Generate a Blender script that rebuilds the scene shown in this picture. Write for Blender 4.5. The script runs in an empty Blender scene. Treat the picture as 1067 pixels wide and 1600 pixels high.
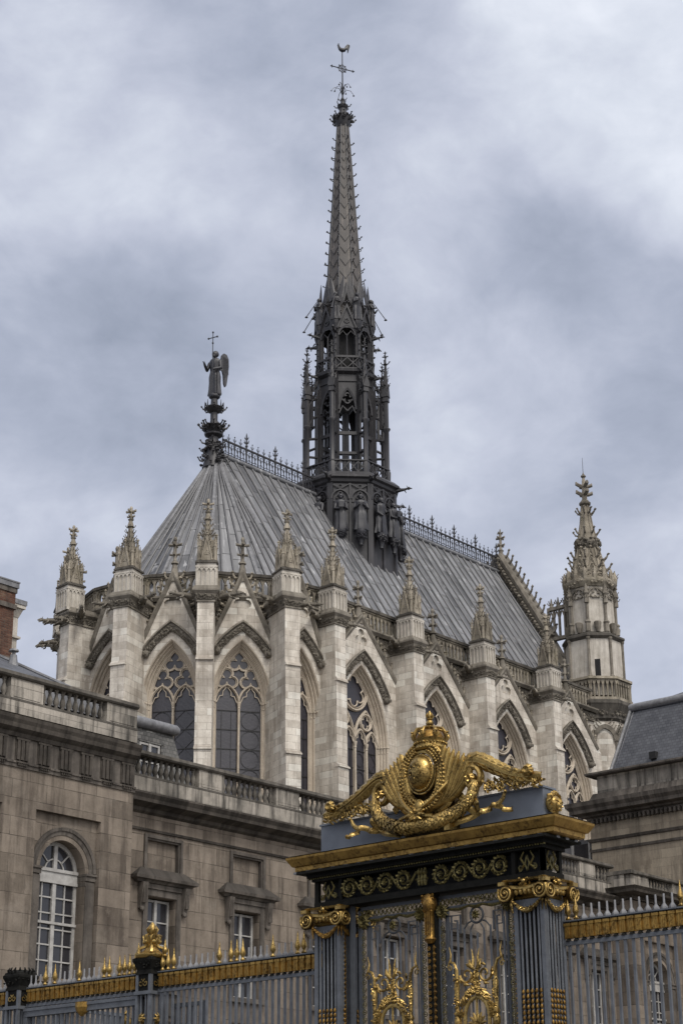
import bpy, math, random
from math import sin, cos, pi, radians, sqrt, atan2, tan
from mathutils import Matrix, Vector
random.seed(7)
S = bpy.context.scene
COL = S.collection

# ------------------------------------------------------------------ camera
HEAD, PITCH, ROLL = radians(40.317), radians(21.234), radians(0.4337)
_r0 = Vector((sin(HEAD), -cos(HEAD), 0))
_fw = Vector((cos(HEAD)*cos(PITCH), sin(HEAD)*cos(PITCH), sin(PITCH)))
_u0 = Vector((-cos(HEAD)*sin(PITCH), -sin(HEAD)*sin(PITCH), cos(PITCH)))
_rt = cos(ROLL)*_r0 - sin(ROLL)*_u0
_up = sin(ROLL)*_r0 + cos(ROLL)*_u0
cd = bpy.data.cameras.new('camera')
cam = bpy.data.objects.new('camera', cd); COL.objects.link(cam)
cam.matrix_world = Matrix(((_rt.x, _up.x, -_fw.x, 0), (_rt.y, _up.y, -_fw.y, 0), (_rt.z, _up.z, -_fw.z, 1.6), (0, 0, 0, 1)))
cd.sensor_fit = 'VERTICAL'; cd.sensor_height = 36; cd.sensor_width = 24
cd.lens = 2828.4/1600*36
cd.clip_start = 0.5; cd.clip_end = 3000
S.camera = cam
S.render.resolution_x = 682; S.render.resolution_y = 1024
S.view_settings.view_transform = 'Standard'; S.view_settings.look = 'None'
S.view_settings.exposure = 0.28; S.view_settings.gamma = 1.0
EXPO = S.view_settings

def sky_dir(px, py):          # direction of a point of the sky as seen from the street
    return (((px-533.5)/2828.4)*_rt + ((800-py)/2828.4)*_up + _fw).normalized()

# ------------------------------------------------------------------ node helpers
class NT:
    def __init__(s, tree):
        s.t = tree; s.n = tree.nodes; s.l = tree.links
    def new(s, kind, **kw):
        n = s.n.new(kind)
        for k, v in kw.items(): setattr(n, k, v)
        return n
    def put(s, sock, v):
        if hasattr(v, 'is_linked') or isinstance(v, bpy.types.NodeSocket): s.l.new(v, sock)
        elif v is not None:
            try: sock.default_value = v
            except Exception:
                sock.default_value = tuple(v)+(1.0,)
    def m(s, op, a, b=None, c=None, clamp=False):
        n = s.new('ShaderNodeMath', operation=op, use_clamp=clamp)
        s.put(n.inputs[0], a)
        if b is not None: s.put(n.inputs[1], b)
        if c is not None: s.put(n.inputs[2], c)
        return n.outputs[0]
    def v(s, op, a, b=None, out=0):
        n = s.new('ShaderNodeVectorMath', operation=op)
        s.put(n.inputs[0], a)
        if b is not None: s.put(n.inputs[1], b)
        return n.outputs['Value'] if out == 'v' else n.outputs[0]
    def scale(s, a, f):
        n = s.new('ShaderNodeVectorMath', operation='SCALE'); s.put(n.inputs[0], a); s.put(n.inputs['Scale'], f); return n.outputs[0]
    def noise(s, vec, scale, detail=3, rough=.55, dist=0.0, color=False):
        n = s.new('ShaderNodeTexNoise'); s.put(n.inputs['Vector'], vec)
        n.inputs['Scale'].default_value = scale; n.inputs['Detail'].default_value = detail
        n.inputs['Roughness'].default_value = rough; n.inputs['Distortion'].default_value = dist
        return n.outputs['Color'] if color else n.outputs['Fac']
    def rng(s, val, a, b, c=0.0, d=1.0, smooth=False):
        n = s.new('ShaderNodeMapRange'); n.interpolation_type = 'SMOOTHSTEP' if smooth else 'LINEAR'
        s.put(n.inputs[0], val)
        for i, q in enumerate((a, b, c, d)): n.inputs[1+i].default_value = q
        return n.outputs[0]
    def mix(s, f, a, b, mode='MIX'):
        n = s.new('ShaderNodeMix', data_type='RGBA', blend_type=mode); n.clamp_factor = True
        s.put(n.inputs[0], f)
        for i, q in ((6, a), (7, b)):
            if isinstance(q, (tuple, list)): n.inputs[i].default_value = tuple(q)+((1.0,) if len(q) == 3 else ())
            else: s.l.new(q, n.inputs[i])
        return n.outputs[2]
    def comb(s, x, y, z):
        n = s.new('ShaderNodeCombineXYZ')
        for i, q in enumerate((x, y, z)): s.put(n.inputs[i], q)
        return n.outputs[0]
    def sep(s, v):
        n = s.new('ShaderNodeSeparateXYZ'); s.put(n.inputs[0], v); return n.outputs

# ------------------------------------------------------------------ world: overcast sky
SUN_EL, SUN_AZ = radians(52), radians(-112)      # azimuth counted from +X towards +Y
W = bpy.data.worlds.new('World'); S.world = W; W.use_nodes = True
t = NT(W.node_tree); t.n.clear()
out = t.new('ShaderNodeOutputWorld'); bg = t.new('ShaderNodeBackground')
sky = t.new('ShaderNodeTexSky', sky_type='NISHITA'); sky.sun_disc = False
sky.sun_elevation = SUN_EL; sky.sun_rotation = pi/2 - SUN_AZ
sky.air_density = 1.2; sky.dust_density = 2.0
tc = t.new('ShaderNodeTexCoord').outputs['Generated']
d0 = t.v('NORMALIZE', tc)
sp = t.sep(d0)
zz = t.m('ADD', t.m('MAXIMUM', sp[2], 0.0), 0.35)
pl = t.comb(t.m('DIVIDE', sp[0], zz), t.m('DIVIDE', sp[1], zz), 0.0)
warp = t.noise(pl, 1.7, 4, .6, color=True)
pw = t.v('ADD', pl, t.scale(t.v('SUBTRACT', warp, (0.5, 0.5, 0.5)), 0.5))
d3 = t.v('MULTIPLY', d0, (1.0, 1.0, 1.5))
dw = t.v('ADD', d3, t.scale(t.v('SUBTRACT', t.noise(d3, 5.0, 3, .5, color=True), (0.5, 0.5, 0.5)), 0.10))
n1 = t.noise(dw, 5.0, 5, .5)
n2 = t.noise(dw, 13.0, 7, .58)
n3 = t.noise(dw, 32.0, 5, .55)
cl = t.m('ADD', t.m('MULTIPLY', n1, 0.30), t.m('ADD', t.m('MULTIPLY', n2, 0.42), t.m('MULTIPLY', n3, 0.17)))
# banks of brighter and darker cloud
wd = t.v('NORMALIZE', t.v('ADD', d0, t.scale(t.v('SUBTRACT', t.noise(d0, 9.0, 4, .6, color=True), (0.5, 0.5, 0.5)), 0.09)))
acc = None
for px, py, r, w in ((1040, 10, 300, .27), (150, 190, 150, .13), (40, 330, 140, .13), (250, 240, 120, .10), (370, 350, 110, .13),
                     (640, 370, 130, .15), (770, 640, 120, .14), (690, 700, 90, .06), (60, 740, 150, .14), (1000, 980, 170, .12), (40, 20, 120, .12),
                     (150, 560, 190, -.17), (330, 480, 110, -.12), (900, 560, 200, -.15), (820, 430, 120, -.08), (230, 60, 150, -.07),
                     (640, 200, 170, -.06), (480, 560, 130, -.05), (880, 780, 150, -.06), (620, 100, 120, -.04), (170, 430, 110, -.06), (60, 900, 130, .05)):
    D = sky_dir(px, py); ang = r/2828.4/1.05
    f = t.rng(t.v('DOT_PRODUCT', wd, tuple(D), out='v'), cos(ang*1.5), 1.0, 0.0, w*(.95 if w > .25 else .62), smooth=True)
    acc = f if acc is None else t.m('ADD', acc, f)
cl = t.m('ADD', cl, acc)
val = t.rng(cl, 0.185, 0.80, 0.0, 1.0)
ramp = t.new('ShaderNodeValToRGB'); t.put(ramp.inputs[0], val)
cr = ramp.color_ramp
cr.elements[0].position = 0.0; cr.elements[0].color = (0.26, 0.292, 0.37, 1)
cr.elements[1].position = 1.0; cr.elements[1].color = (0.74, 0.77, 0.84, 1)
e = cr.elements.new(0.27); e.color = (0.355, 0.388, 0.48, 1)
e = cr.elements.new(0.52); e.color = (0.47, 0.50, 0.595, 1)
e = cr.elements.new(0.76); e.color = (0.60, 0.635, 0.715, 1)
# thicker and thinner cover: an overcast sky is brighter overhead and behind the viewer's shoulder
ov = t.rng(t.v('DOT_PRODUCT', d0, (cos(SUN_AZ)*cos(SUN_EL), sin(SUN_AZ)*cos(SUN_EL), sin(SUN_EL)), out='v'), 0.25, 0.95, 0.0, 1.0, smooth=True)
cc = t.scale(t.mix(t.m('MULTIPLY', ov, .8), ramp.outputs[0], (0.66, 0.63, 0.59)), t.m('ADD', t.m('MULTIPLY', ov, 1.3), 1.0))
mx = t.mix(0.94, t.scale(sky.outputs[0], 0.1), cc)
t.l.new(mx, bg.inputs['Color']); bg.inputs['Strength'].default_value = 1.0
t.l.new(bg.outputs[0], out.inputs['Surface'])

# ------------------------------------------------------------------ sun (behind thin cloud)
sl = bpy.data.lights.new('sun', 'SUN'); sl.energy = 1.5; sl.angle = radians(16); sl.color = (1.0, 0.955, 0.89)
so = bpy.data.objects.new('sun', sl); COL.objects.link(so)
sd = Vector((cos(SUN_AZ)*cos(SUN_EL), sin(SUN_AZ)*cos(SUN_EL), sin(SUN_EL)))
so.rotation_euler = sd.to_track_quat('Z', 'Y').to_euler(); so.location = (0, 0, 60)

# ------------------------------------------------------------------ mesh builder
class MB:
    def __init__(s, M=None):
        s.V = []; s.F = []; s.T = []; s.M = M or Matrix.Identity(4); s.tone = 0.5
    def add(s, vs, fs, tone=None):
        b = len(s.V); M = s.M
        for v in vs: s.V.append((M @ Vector(v))[:])
        for f in fs:
            s.F.append(tuple(i+b for i in f)); s.T.append(s.tone if tone is None else tone)
    def box(s, x0, x1, y0, y1, z0, z1):
        s.add([(x0,y0,z0),(x1,y0,z0),(x1,y1,z0),(x0,y1,z0),(x0,y0,z1),(x1,y0,z1),(x1,y1,z1),(x0,y1,z1)],
              [(0,3,2,1),(4,5,6,7),(0,1,5,4),(1,2,6,5),(2,3,7,6),(3,0,4,7)])
    def taper(s, x0, x1, y0, y1, z0, X0, X1, Y0, Y1, z1):
        s.add([(x0,y0,z0),(x1,y0,z0),(x1,y1,z0),(x0,y1,z0),(X0,Y0,z1),(X1,Y0,z1),(X1,Y1,z1),(X0,Y1,z1)],
              [(0,3,2,1),(4,5,6,7),(0,1,5,4),(1,2,6,5),(2,3,7,6),(3,0,4,7)])
    def poly(s, pts, y0, y1):          # polygon in (x,z), extruded along y
        n = len(pts)
        s.add([(x,y0,z) for x,z in pts]+[(x,y1,z) for x,z in pts],
              [tuple(range(n)), tuple(range(2*n-1,n-1,-1))]+[(i,i+n,(i+1)%n+n,(i+1)%n) for i in range(n)])
    def polyh(s, pts, z0, z1):         # polygon in (x,y), extruded along z
        n = len(pts)
        s.add([(x,y,z0) for x,y in pts]+[(x,y,z1) for x,y in pts],
              [tuple(range(n-1,-1,-1)), tuple(range(n,2*n))]+[(i,(i+1)%n,(i+1)%n+n,i+n) for i in range(n)])
    def lathe(s, prof, n=10, cx=0, cy=0, rot=0, sx=1, sy=1, fold=None, caps=True):
        vs = []; fs = []
        for k, (r, z) in enumerate(prof):
            for i in range(n):
                a = rot+2*pi*i/n; rr = r
                if fold: rr = r*(1+fold(a, k/(len(prof)-1)))
                vs.append((cx+rr*cos(a)*sx, cy+rr*sin(a)*sy, z))
        for k in range(len(prof)-1):
            for i in range(n):
                j = (i+1) % n
                fs.append((k*n+i, k*n+j, (k+1)*n+j, (k+1)*n+i))
        if caps: fs.append(tuple(range(n-1,-1,-1))); fs.append(tuple((len(prof)-1)*n+i for i in range(n)))
        s.add(vs, fs)
    def tube(s, pts, r, n=6, closed=False, flat=1.0):
        pts = [Vector(p) for p in pts]; m = len(pts)
        rs = r if isinstance(r, (list, tuple)) else [r]*m
        vs = []; fs = []; pn = None
        for k in range(m):
            if closed: tg = pts[(k+1) % m]-pts[k-1]
            else: tg = pts[min(k+1, m-1)]-pts[max(k-1, 0)]
            if tg.length < 1e-9: tg = Vector((0, 0, 1))
            tg.normalize()
            if pn is None:
                pn = tg.orthogonal().normalized()
                ref = Vector((0, 1, 0)) if abs(tg.y) < .9 else Vector((1, 0, 0))
                pn = (ref-tg*ref.dot(tg)).normalized()
            else:
                pn = (pn-tg*pn.dot(tg))
                pn = pn.normalized() if pn.length > 1e-6 else tg.orthogonal().normalized()
            b = tg.cross(pn)
            for i in range(n):
                a = 2*pi*(i+.5)/n
                vs.append(pts[k]+(pn*cos(a)*flat+b*sin(a))*rs[k])
        e = m if closed else m-1
        for k in range(e):
            for i in range(n):
                j = (i+1) % n; kk = (k+1) % m
                fs.append((k*n+i, k*n+j, kk*n+j, kk*n+i))
        if not closed: fs.append(tuple(range(n-1,-1,-1))); fs.append(tuple((m-1)*n+i for i in range(n)))
        s.add(vs, fs)
    def sweep(s, path, prof, nrm=(0, 1, 0), closed=False, caps=True):
        # profile (a, b): a across the path inside the plane (to the left of travel seen along -nrm), b along nrm
        path = [Vector(p) for p in path]; N = Vector(nrm).normalized(); m = len(path); k = len(prof)
        vs = []; fs = []
        for i in range(m):
            if closed: t0 = (path[i]-path[i-1]); t1 = (path[(i+1) % m]-path[i])
            else:
                t0 = path[i]-path[max(i-1, 0)] if i > 0 else path[1]-path[0]
                t1 = path[i+1]-path[i] if i < m-1 else path[i]-path[i-1]
            t0.normalize(); t1.normalize()
            tg = (t0+t1)
            tg = tg.normalized() if tg.length > 1e-6 else t0
            sd_ = N.cross(tg).normalized()
            c = max(.3, tg.dot(t1))
            for a, b in prof: vs.append(path[i]+sd_*(a/c)+N*b)
        e = m if closed else m-1
        for i in range(e):
            for j in range(k):
                jj = (j+1) % k; ii = (i+1) % m
                fs.append((i*k+j, i*k+jj, ii*k+jj, ii*k+j))
        if not closed and caps: fs.append(tuple(range(k-1,-1,-1))); fs.append(tuple((m-1)*k+j for j in range(k)))
        s.add(vs, fs)
    def ball(s, c, r, n=8, m=5, rz=None, ry=None):
        x, y, z = c; rz = r if rz is None else rz; ry = r if ry is None else ry
        vs = [(x, y, z-rz)]; fs = []
        for k in range(1, m):
            p = -pi/2+pi*k/m
            for i in range(n):
                a = 2*pi*i/n; vs.append((x+r*cos(p)*cos(a), y+ry*cos(p)*sin(a), z+rz*sin(p)))
        vs.append((x, y, z+rz))
        for i in range(n): fs.append((0, 1+(i+1) % n, 1+i))
        for k in range(m-2):
            for i in range(n):
                j = (i+1) % n; fs.append((1+k*n+i, 1+k*n+j, 1+(k+1)*n+j, 1+(k+1)*n+i))
        L = len(vs)-1
        for i in range(n): fs.append((L, 1+(m-2)*n+i, 1+(m-2)*n+(i+1) % n))
        s.add(vs, fs)
    def nub(s, c, r, jit=.35):         # small irregular leaf lump
        c = Vector(c); vs = []
        for d in ((1,0,0),(-1,0,0),(0,1,0),(0,-1,0),(0,0,1),(0,0,-1)):
            vs.append(c+Vector(d)*r*(1+random.uniform(-jit, jit)))
        s.add(vs, [(0,2,4),(2,1,4),(1,3,4),(3,0,4),(2,0,5),(1,2,5),(3,1,5),(0,3,5)])
    def hook(s, p, d, size, up=(0, 0, 1), n=4):   # crocket: little curled stalk with a knob
        p = Vector(p); d = Vector(d).normalized(); u = Vector(up)
        s.tube([p-d*size*.15, p+d*size*.45+u*size*.05, p+d*size*.8+u*size*.35, p+d*size*.95+u*size*.72], [size*.2, size*.17, size*.15, size*.1], n)
        s.nub(p+d*size*1.0+u*size*.72, size*.27, .25)
        s.nub(p+d*size*.62+u*size*.1, size*.2, .25)
    def foliage(s, pts_fn, count, r, jit=.4):
        for i in range(count): s.nub(pts_fn(), r*random.uniform(.6, 1.3), jit)
    def build(s, name, mat, parent=None, smooth=None, loc=None, shared=None):
        me = bpy.data.meshes.new(name); me.from_pydata(s.V, [], s.F); me.update()
        at = me.attributes.new('tone', 'FLOAT', 'FACE'); at.data.foreach_set('value', s.T)
        if smooth:
            me.polygons.foreach_set('use_smooth', [True]*len(me.polygons)); me.set_sharp_from_angle(angle=radians(smooth))
        me.materials.append(mat)
        return link(bpy.data.objects.new(name, me), parent)

def link(o, parent=None, M=None):
    COL.objects.link(o)
    if M is not None: o.matrix_world = M
    if parent is not None:
        o.parent = parent; o.matrix_parent_inverse = WM(parent).inverted()
    return o
def WM(o):                                   # world matrix of an object whose ancestors are set through matrix_basis
    M = o.matrix_basis.copy()
    if o.parent: M = WM(o.parent) @ o.matrix_parent_inverse @ M
    return M
def root(name, loc, label, cat, group=None):
    o = bpy.data.objects.new(name, None); COL.objects.link(o); o.location = loc
    o.empty_display_size = .3
    o['label'] = label; o['category'] = cat
    if group: o['group'] = group
    return o
def place(o, M, parent):                     # copy of a part and its sub-parts, put at M (sources are built round the origin)
    c = o.copy(); COL.objects.link(c); c.parent = parent
    c.matrix_parent_inverse = WM(parent).inverted(); c.matrix_basis = M
    for ch in list(o.children):
        k = ch.copy(); COL.objects.link(k); k.parent = c
        k.matrix_parent_inverse = ch.matrix_parent_inverse.copy(); k.matrix_basis = ch.matrix_basis.copy()
        for g in list(ch.children):
            q = g.copy(); COL.objects.link(q); q.parent = k
            q.matrix_parent_inverse = g.matrix_parent_inverse.copy(); q.matrix_basis = g.matrix_basis.copy()
    return c
def drop(o):                                 # remove a source after its copies are made
    for ch in list(o.children): drop(ch)
    bpy.data.objects.remove(o)
def TR(x, y, z): return Matrix.Translation((x, y, z))
def RZ(a): return Matrix.Rotation(a, 4, 'Z')

# ------------------------------------------------------------------ 2-D path helpers (x, z)
def arch(a, h, zs, n=12, off=0.0, z0=None, jamb=None):
    """pointed arch: half width a, rise h above the springing zs; off moves it outwards; from left foot to right foot"""
    cx = (h*h-a*a)/(2*a); r = a+cx+off
    top = sqrt(max(r*r-cx*cx, 0))
    pts = []
    a0 = pi; a1 = pi-math.asin(min(1, top/r))
    if jamb is not None: pts.append((-(a+off), jamb))
    s0 = a0
    if z0 is not None and z0 > zs: s0 = pi-math.asin(min(1, (z0-zs)/r))
    for i in range(n+1):
        t_ = s0+(a1-s0)*i/n; pts.append((cx+r*cos(t_), zs+r*sin(t_)))
    pts[-1] = (0.0, zs+top)
    return pts+[(-x, z) for x, z in reversed(pts[:-1])]
def foil(n, d, r, cx, cz, rot=pi/2, m=6):
    b = pi/n; q = r*r-(d*sin(b))**2
    t_ = d*cos(b)+sqrt(max(q, 0)); px, pz = t_*cos(b)-d, t_*sin(b); ph = atan2(pz, px)
    pts = []
    for k in range(n):
        th = rot+2*pi*k/n
        for i in range(m+1):
            a = th-ph+2*ph*i/m; pts.append((cx+d*cos(th)+r*cos(a), cz+d*sin(th)+r*sin(a)))
    return pts
def circ(cx, cz, r, n=20): return [(cx+r*cos(2*pi*i/n), cz+r*sin(2*pi*i/n)) for i in range(n)]
def p3(pts, y): return [(x, y, z) for x, z in pts]
def spiral(cx, cz, r0, r1, a0, turns, n=24):
    return [(cx+(r0+(r1-r0)*i/n)*cos(a0+turns*2*pi*i/n), cz+(r0+(r1-r0)*i/n)*sin(a0+turns*2*pi*i/n)) for i in range(n+1)]
def bez(p0, p1, p2, p3_, n=10):
    o = []
    for i in range(n+1):
        t_ = i/n; u = 1-t_
        o.append(tuple(u**3*a+3*u*u*t_*b+3*u*t_*t_*c+t_**3*d for a, b, c, d in zip(p0, p1, p2, p3_)))
    return o
# ------------------------------------------------------------------ materials
def newmat(name):
    m = bpy.data.materials.new(name); m.use_nodes = True
    q = NT(m.node_tree); b = m.node_tree.nodes['Principled BSDF']
    return m, q, b
def surf_uv(q):
    """u along the wall (horizontal in the face), v = height; works for any facing"""
    g = q.new('ShaderNodeNewGeometry')
    T = q.v('NORMALIZE', q.v('CROSS_PRODUCT', (0, 0, 1), g.outputs['True Normal']))
    u = q.v('DOT_PRODUCT', g.outputs['Position'], T, out='v')
    z = q.sep(g.outputs['Position'])[2]
    nz = q.sep(g.outputs['True Normal'])[2]
    return g.outputs['Position'], u, z, nz
def bump(q, b, h, strength, dist):
    n = q.new('ShaderNodeBump'); n.inputs['Strength'].default_value = strength; n.inputs['Distance'].default_value = dist
    q.put(n.inputs['Height'], h); q.l.new(n.outputs[0], b.inputs['Normal'])
def stone(name, c1, c2, block=(.9, .36), mortar=(.2, .18, .15), mfac=.5, grime=(.06, .055, .05), gamt=.5, top=.8, var=.5, streak=.4, stain=None, patch=0.0, bstr=.5):
    m, q, b = newmat(name)
    P, u, z, nz = surf_uv(q)
    col = None
    vec = q.comb(u, z, 0.0)
    big = q.noise(P, .35, 4, .6); mid = q.noise(P, 1.6, 5, .65); fine = q.noise(P, 14.0, 4, .7)
    if block:
        br = q.new('ShaderNodeTexBrick'); q.put(br.inputs['Vector'], vec)
        br.offset = .5; br.inputs['Color1'].default_value = (0, 0, 0, 1); br.inputs['Color2'].default_value = (1, 1, 1, 1)
        br.inputs['Mortar'].default_value = (.5, .5, .5, 1)
        br.inputs['Scale'].default_value = 1.0; br.inputs['Mortar Size'].default_value = .012; br.inputs['Mortar Smooth'].default_value = .3
        br.inputs['Brick Width'].default_value = block[0]; br.inputs['Row Height'].default_value = block[1]; br.inputs['Bias'].default_value = 0.0
        tone = q.sep(br.outputs['Color'])[0]
        f = q.m('ADD', q.m('MULTIPLY', tone, var), q.m('MULTIPLY', q.rng(mid, .3, .7), 1-var), clamp=True)
        col = q.mix(f, c1, c2)
        wear = q.rng(q.noise(P, 2.3, 3, .5), .35, .65, .15, 1.0)
        col = q.mix(q.m('MULTIPLY', br.outputs['Fac'], q.m('MULTIPLY', wear, mfac)), col, mortar)
    else:
        col = q.mix(q.rng(mid, .3, .7), c1, c2)
    # long damp streaks and soot with shapes of their own
    st = q.noise(q.comb(q.m('MULTIPLY', u, 3.2), q.m('MULTIPLY', z, .28), 0.0), 1.0, 5, .65)
    col = q.mix(q.m('MULTIPLY', q.rng(st, .47, .62), streak), col, grime)
    col = q.mix(q.m('MULTIPLY', q.rng(big, .50, .66), gamt), col, grime)
    if stain: col = q.mix(q.rng(q.noise(P, .9, 5, .7), .52, .72, 0, stain[1]), col, stain[0])
    if block: col = q.mix(q.rng(tone, .80, .88, 0, .30), col, tuple(min(.8, x*1.12) for x in c2)); col = q.mix(q.rng(tone, .16, .10, 0, .22), col, tuple(x*.62 for x in c1))
    if patch: col = q.mix(q.m('MULTIPLY', q.rng(q.noise(P, 3.1, 4, .6), .62, .68), patch), col, c2)
    col = q.mix(q.rng(fine, .35, .8, 0, .35), col, q.scale(col, .55))
    # lichen and soot settle on ledges
    if top: col = q.mix(q.m('MULTIPLY', q.rng(nz, .45, .8), q.rng(mid, .25, .5, top*.6, top)), col, grime)
    q.l.new(col, b.inputs['Base Color']); b.inputs['Roughness'].default_value = .9
    b.inputs['Specular IOR Level'].default_value = .2
    h = q.m('ADD', q.m('MULTIPLY', fine, .5), q.m('MULTIPLY', mid, .5))
    if block: h = q.m('SUBTRACT', h, q.m('MULTIPLY', br.outputs['Fac'], .8))
    bump(q, b, h, bstr, .03)
    return m
M_STONE = stone('chapel limestone', (.42, .37, .31), (.79, .74, .655), (.85, .34), (.20, .17, .14), .6, (.17, .145, .12), .5, .8, .36, .38, patch=.35)
M_SMOOTH = stone('pale smooth limestone', (.42, .385, .33), (.62, .58, .515), None, gamt=.4, streak=.4, grime=(.14, .12, .10))
M_TRACERY = stone('tracery stone', (.50, .43, .345), (.64, .565, .465), None, gamt=.35, streak=.2, grime=(.14, .12, .095), top=.5)
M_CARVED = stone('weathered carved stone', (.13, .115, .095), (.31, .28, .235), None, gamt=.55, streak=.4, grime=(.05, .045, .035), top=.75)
M_PINN = stone('lichened pinnacle stone', (.20, .175, .14), (.46, .41, .33), None, gamt=.45, streak=.4, grime=(.06, .053, .04), top=.6, stain=((.20, .175, .09), .35))
M_CORN = stone('shadow toned black cornice stone', (.035, .031, .027), (.115, .10, .085), None, gamt=.6, streak=.6, grime=(.018, .016, .014), top=.8)  # cornice darkened whole to stand for its underside shadow; dark triglyphs share it
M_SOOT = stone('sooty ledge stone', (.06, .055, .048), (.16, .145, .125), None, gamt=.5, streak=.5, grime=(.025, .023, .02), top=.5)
M_WING = stone('brown palace ashlar', (.122, .101, .081), (.262, .22, .178), (1.25, .52), (.045, .038, .032), .9, (.055, .044, .036), .7, .7, .4, .6, stain=((.26, .23, .195), .35), patch=.25)
M_WINGT = stone('palace moulding stone', (.07, .061, .053), (.17, .15, .13), None, gamt=.6, streak=.6, grime=(.03, .027, .024), top=.85)
M_PARAPET = stone('streaked parapet stone', (.27, .245, .21), (.44, .40, .345), (1.6, .6), (.10, .09, .08), .5, (.045, .042, .038), .8, .95, .35, .9, stain=((.10, .095, .085), .55))
M_BALUS = stone('blackened baluster stone', (.07, .063, .055), (.27, .245, .21), None, gamt=.8, streak=.8, grime=(.03, .028, .025), top=.9)
M_FACADE = stone('yellowed palace ashlar', (.23, .19, .145), (.36, .31, .235), (1.1, .42), (.11, .095, .075), .4, (.10, .085, .068), .5, .8, .4, .55)
M_BRICK = stone('old chimney brick', (.085, .036, .026), (.16, .085, .058), (.24, .085), (.17, .145, .12), .7, (.045, .036, .03), .8, .5, .6, .6, stain=((.24, .18, .125), .75), bstr=1.0)

def lead(name, a, b_, streakcol, sk=.5, rough=.55, metal=.0, vert=False):
    m, q, b = newmat(name)
    g = q.new('ShaderNodeNewGeometry'); P = g.outputs['Position']
    at = q.new('ShaderNodeAttribute', attribute_name='tone')
    T = q.v('NORMALIZE', q.v('CROSS_PRODUCT', (0, 0, 1), g.outputs['True Normal']))
    u = q.v('DOT_PRODUCT', P, T, out='v'); z = q.sep(P)[2]
    mid = q.noise(P, 1.3, 5, .65)
    st = q.noise(q.comb(q.m('MULTIPLY', u, 6.0), q.m('MULTIPLY', z, .45), 0.0), 1.0, 6, .7)
    f = q.m('ADD', q.m('MULTIPLY', at.outputs['Fac'], .75), q.m('MULTIPLY', q.rng(mid, .3, .7), .25))
    col = q.mix(f, a, b_)
    col = q.mix(q.m('MULTIPLY', q.rng(st, .54, .66), sk), col, streakcol)
    col = q.mix(q.m('MULTIPLY', q.rng(st, .44, .30), .45), col, q.scale(col, .45))
    fl = q.noise(q.comb(q.m('MULTIPLY', u, 2.2), q.m('MULTIPLY', z, 1.3), 3.0), 1.0, 4, .6)
    col = q.mix(q.rng(fl, .60, .66, 0, .6*min(1, sk*1.6)), col, streakcol)
    q.l.new(col, b.inputs['Base Color']); b.inputs['Roughness'].default_value = rough; b.inputs['Metallic'].default_value = metal
    bump(q, b, q.m('ADD', mid, q.m('MULTIPLY', st, .5)), .35, .03)
    return m
M_LEAD = lead('roof lead sheet', (.045, .046, .050), (.185, .187, .196), (.44, .44, .445), .65, .5)
M_ROLL = lead('dark lead roll', (.05, .05, .055), (.09, .09, .097), (.2, .2, .21), .3, .5)
M_LEADD = lead('dark spire lead', (.014, .0135, .0155), (.036, .0345, .038), (.095, .09, .095), .35, .5)
M_CONE = lead('brown grey spire lead', (.042, .037, .034), (.105, .095, .088), (.21, .185, .16), .5, .6)
M_STATUE = lead('blackened copper statue', (.015, .015, .018), (.038, .038, .045), (.09, .09, .10), .3, .45)
M_BRONZE = lead('grey bronze statue', (.028, .028, .031), (.06, .058, .062), (.10, .10, .10), .3, .45)

def slate(name, c1, c2, sc=(.22, .16)):
    m, q, b = newmat(name)
    P, u, z, nz = surf_uv(q)
    br = q.new('ShaderNodeTexBrick'); q.put(br.inputs['Vector'], q.comb(u, z, 0.0)); br.offset = .5
    br.inputs['Scale'].default_value = 1.0; br.inputs['Mortar Size'].default_value = .012
    br.inputs['Brick Width'].default_value = sc[0]; br.inputs['Row Height'].default_value = sc[1]
    br.inputs['Color1'].default_value = tuple(c1)+(1,); br.inputs['Color2'].default_value = tuple(c2)+(1,)
    br.inputs['Mortar'].default_value = (c1[0]*.4, c1[1]*.4, c1[2]*.4, 1)
    mid = q.noise(P, .8, 5, .65)
    col = q.mix(q.rng(mid, .4, .75, 0, .5), br.outputs['Color'], (c2[0]*1.5, c2[1]*1.5, c2[2]*1.45))
    q.l.new(col, b.inputs['Base Color']); b.inputs['Roughness'].default_value = .55
    bump(q, b, br.outputs['Fac'], -.5, .02)
    return m
M_SLATE = slate('blue grey slate', (.040, .042, .050), (.075, .078, .088))
M_SLATE2 = slate('mossy grey slate', (.055, .053, .049), (.12, .115, .105), (.17, .14))

def simple(name, c, rough=.5, metal=0, var=.25, scale=6, c2=None, bstr=.2, spec=.5, bd=.01):
    m, q, b = newmat(name)
    g = q.new('ShaderNodeNewGeometry')
    n = q.noise(g.outputs['Position'], scale, 5, .65)
    col = q.mix(q.rng(n, .35, .68, 0, 1 if c2 else var*2), c, c2 if c2 else tuple(x*.5 for x in c))
    q.l.new(col, b.inputs['Base Color']); b.inputs['Roughness'].default_value = rough; b.inputs['Metallic'].default_value = metal
    b.inputs['Specular IOR Level'].default_value = spec
    bump(q, b, n, bstr, bd)
    return m
M_WHITE = simple('chalky white window paint', (.40, .39, .37), .55, c2=(.25, .24, .225), scale=4)
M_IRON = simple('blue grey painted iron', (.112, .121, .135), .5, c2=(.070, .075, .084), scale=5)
M_IRON2 = simple('dark greenish iron', (.014, .0135, .012), .85, c2=(.007, .007, .006), scale=8, spec=.12)  # near-black iron, darkened further for the shade under the gate cornice
M_IRON3 = simple('dark grey door iron', (.055, .060, .067), .5, c2=(.030, .032, .036), scale=7)  # darker than the other painted iron, for door frames and jambs
M_BLUEP = simple('slate blue painted plate', (.125, .139, .163), .5, c2=(.10, .112, .132), scale=3)
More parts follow.
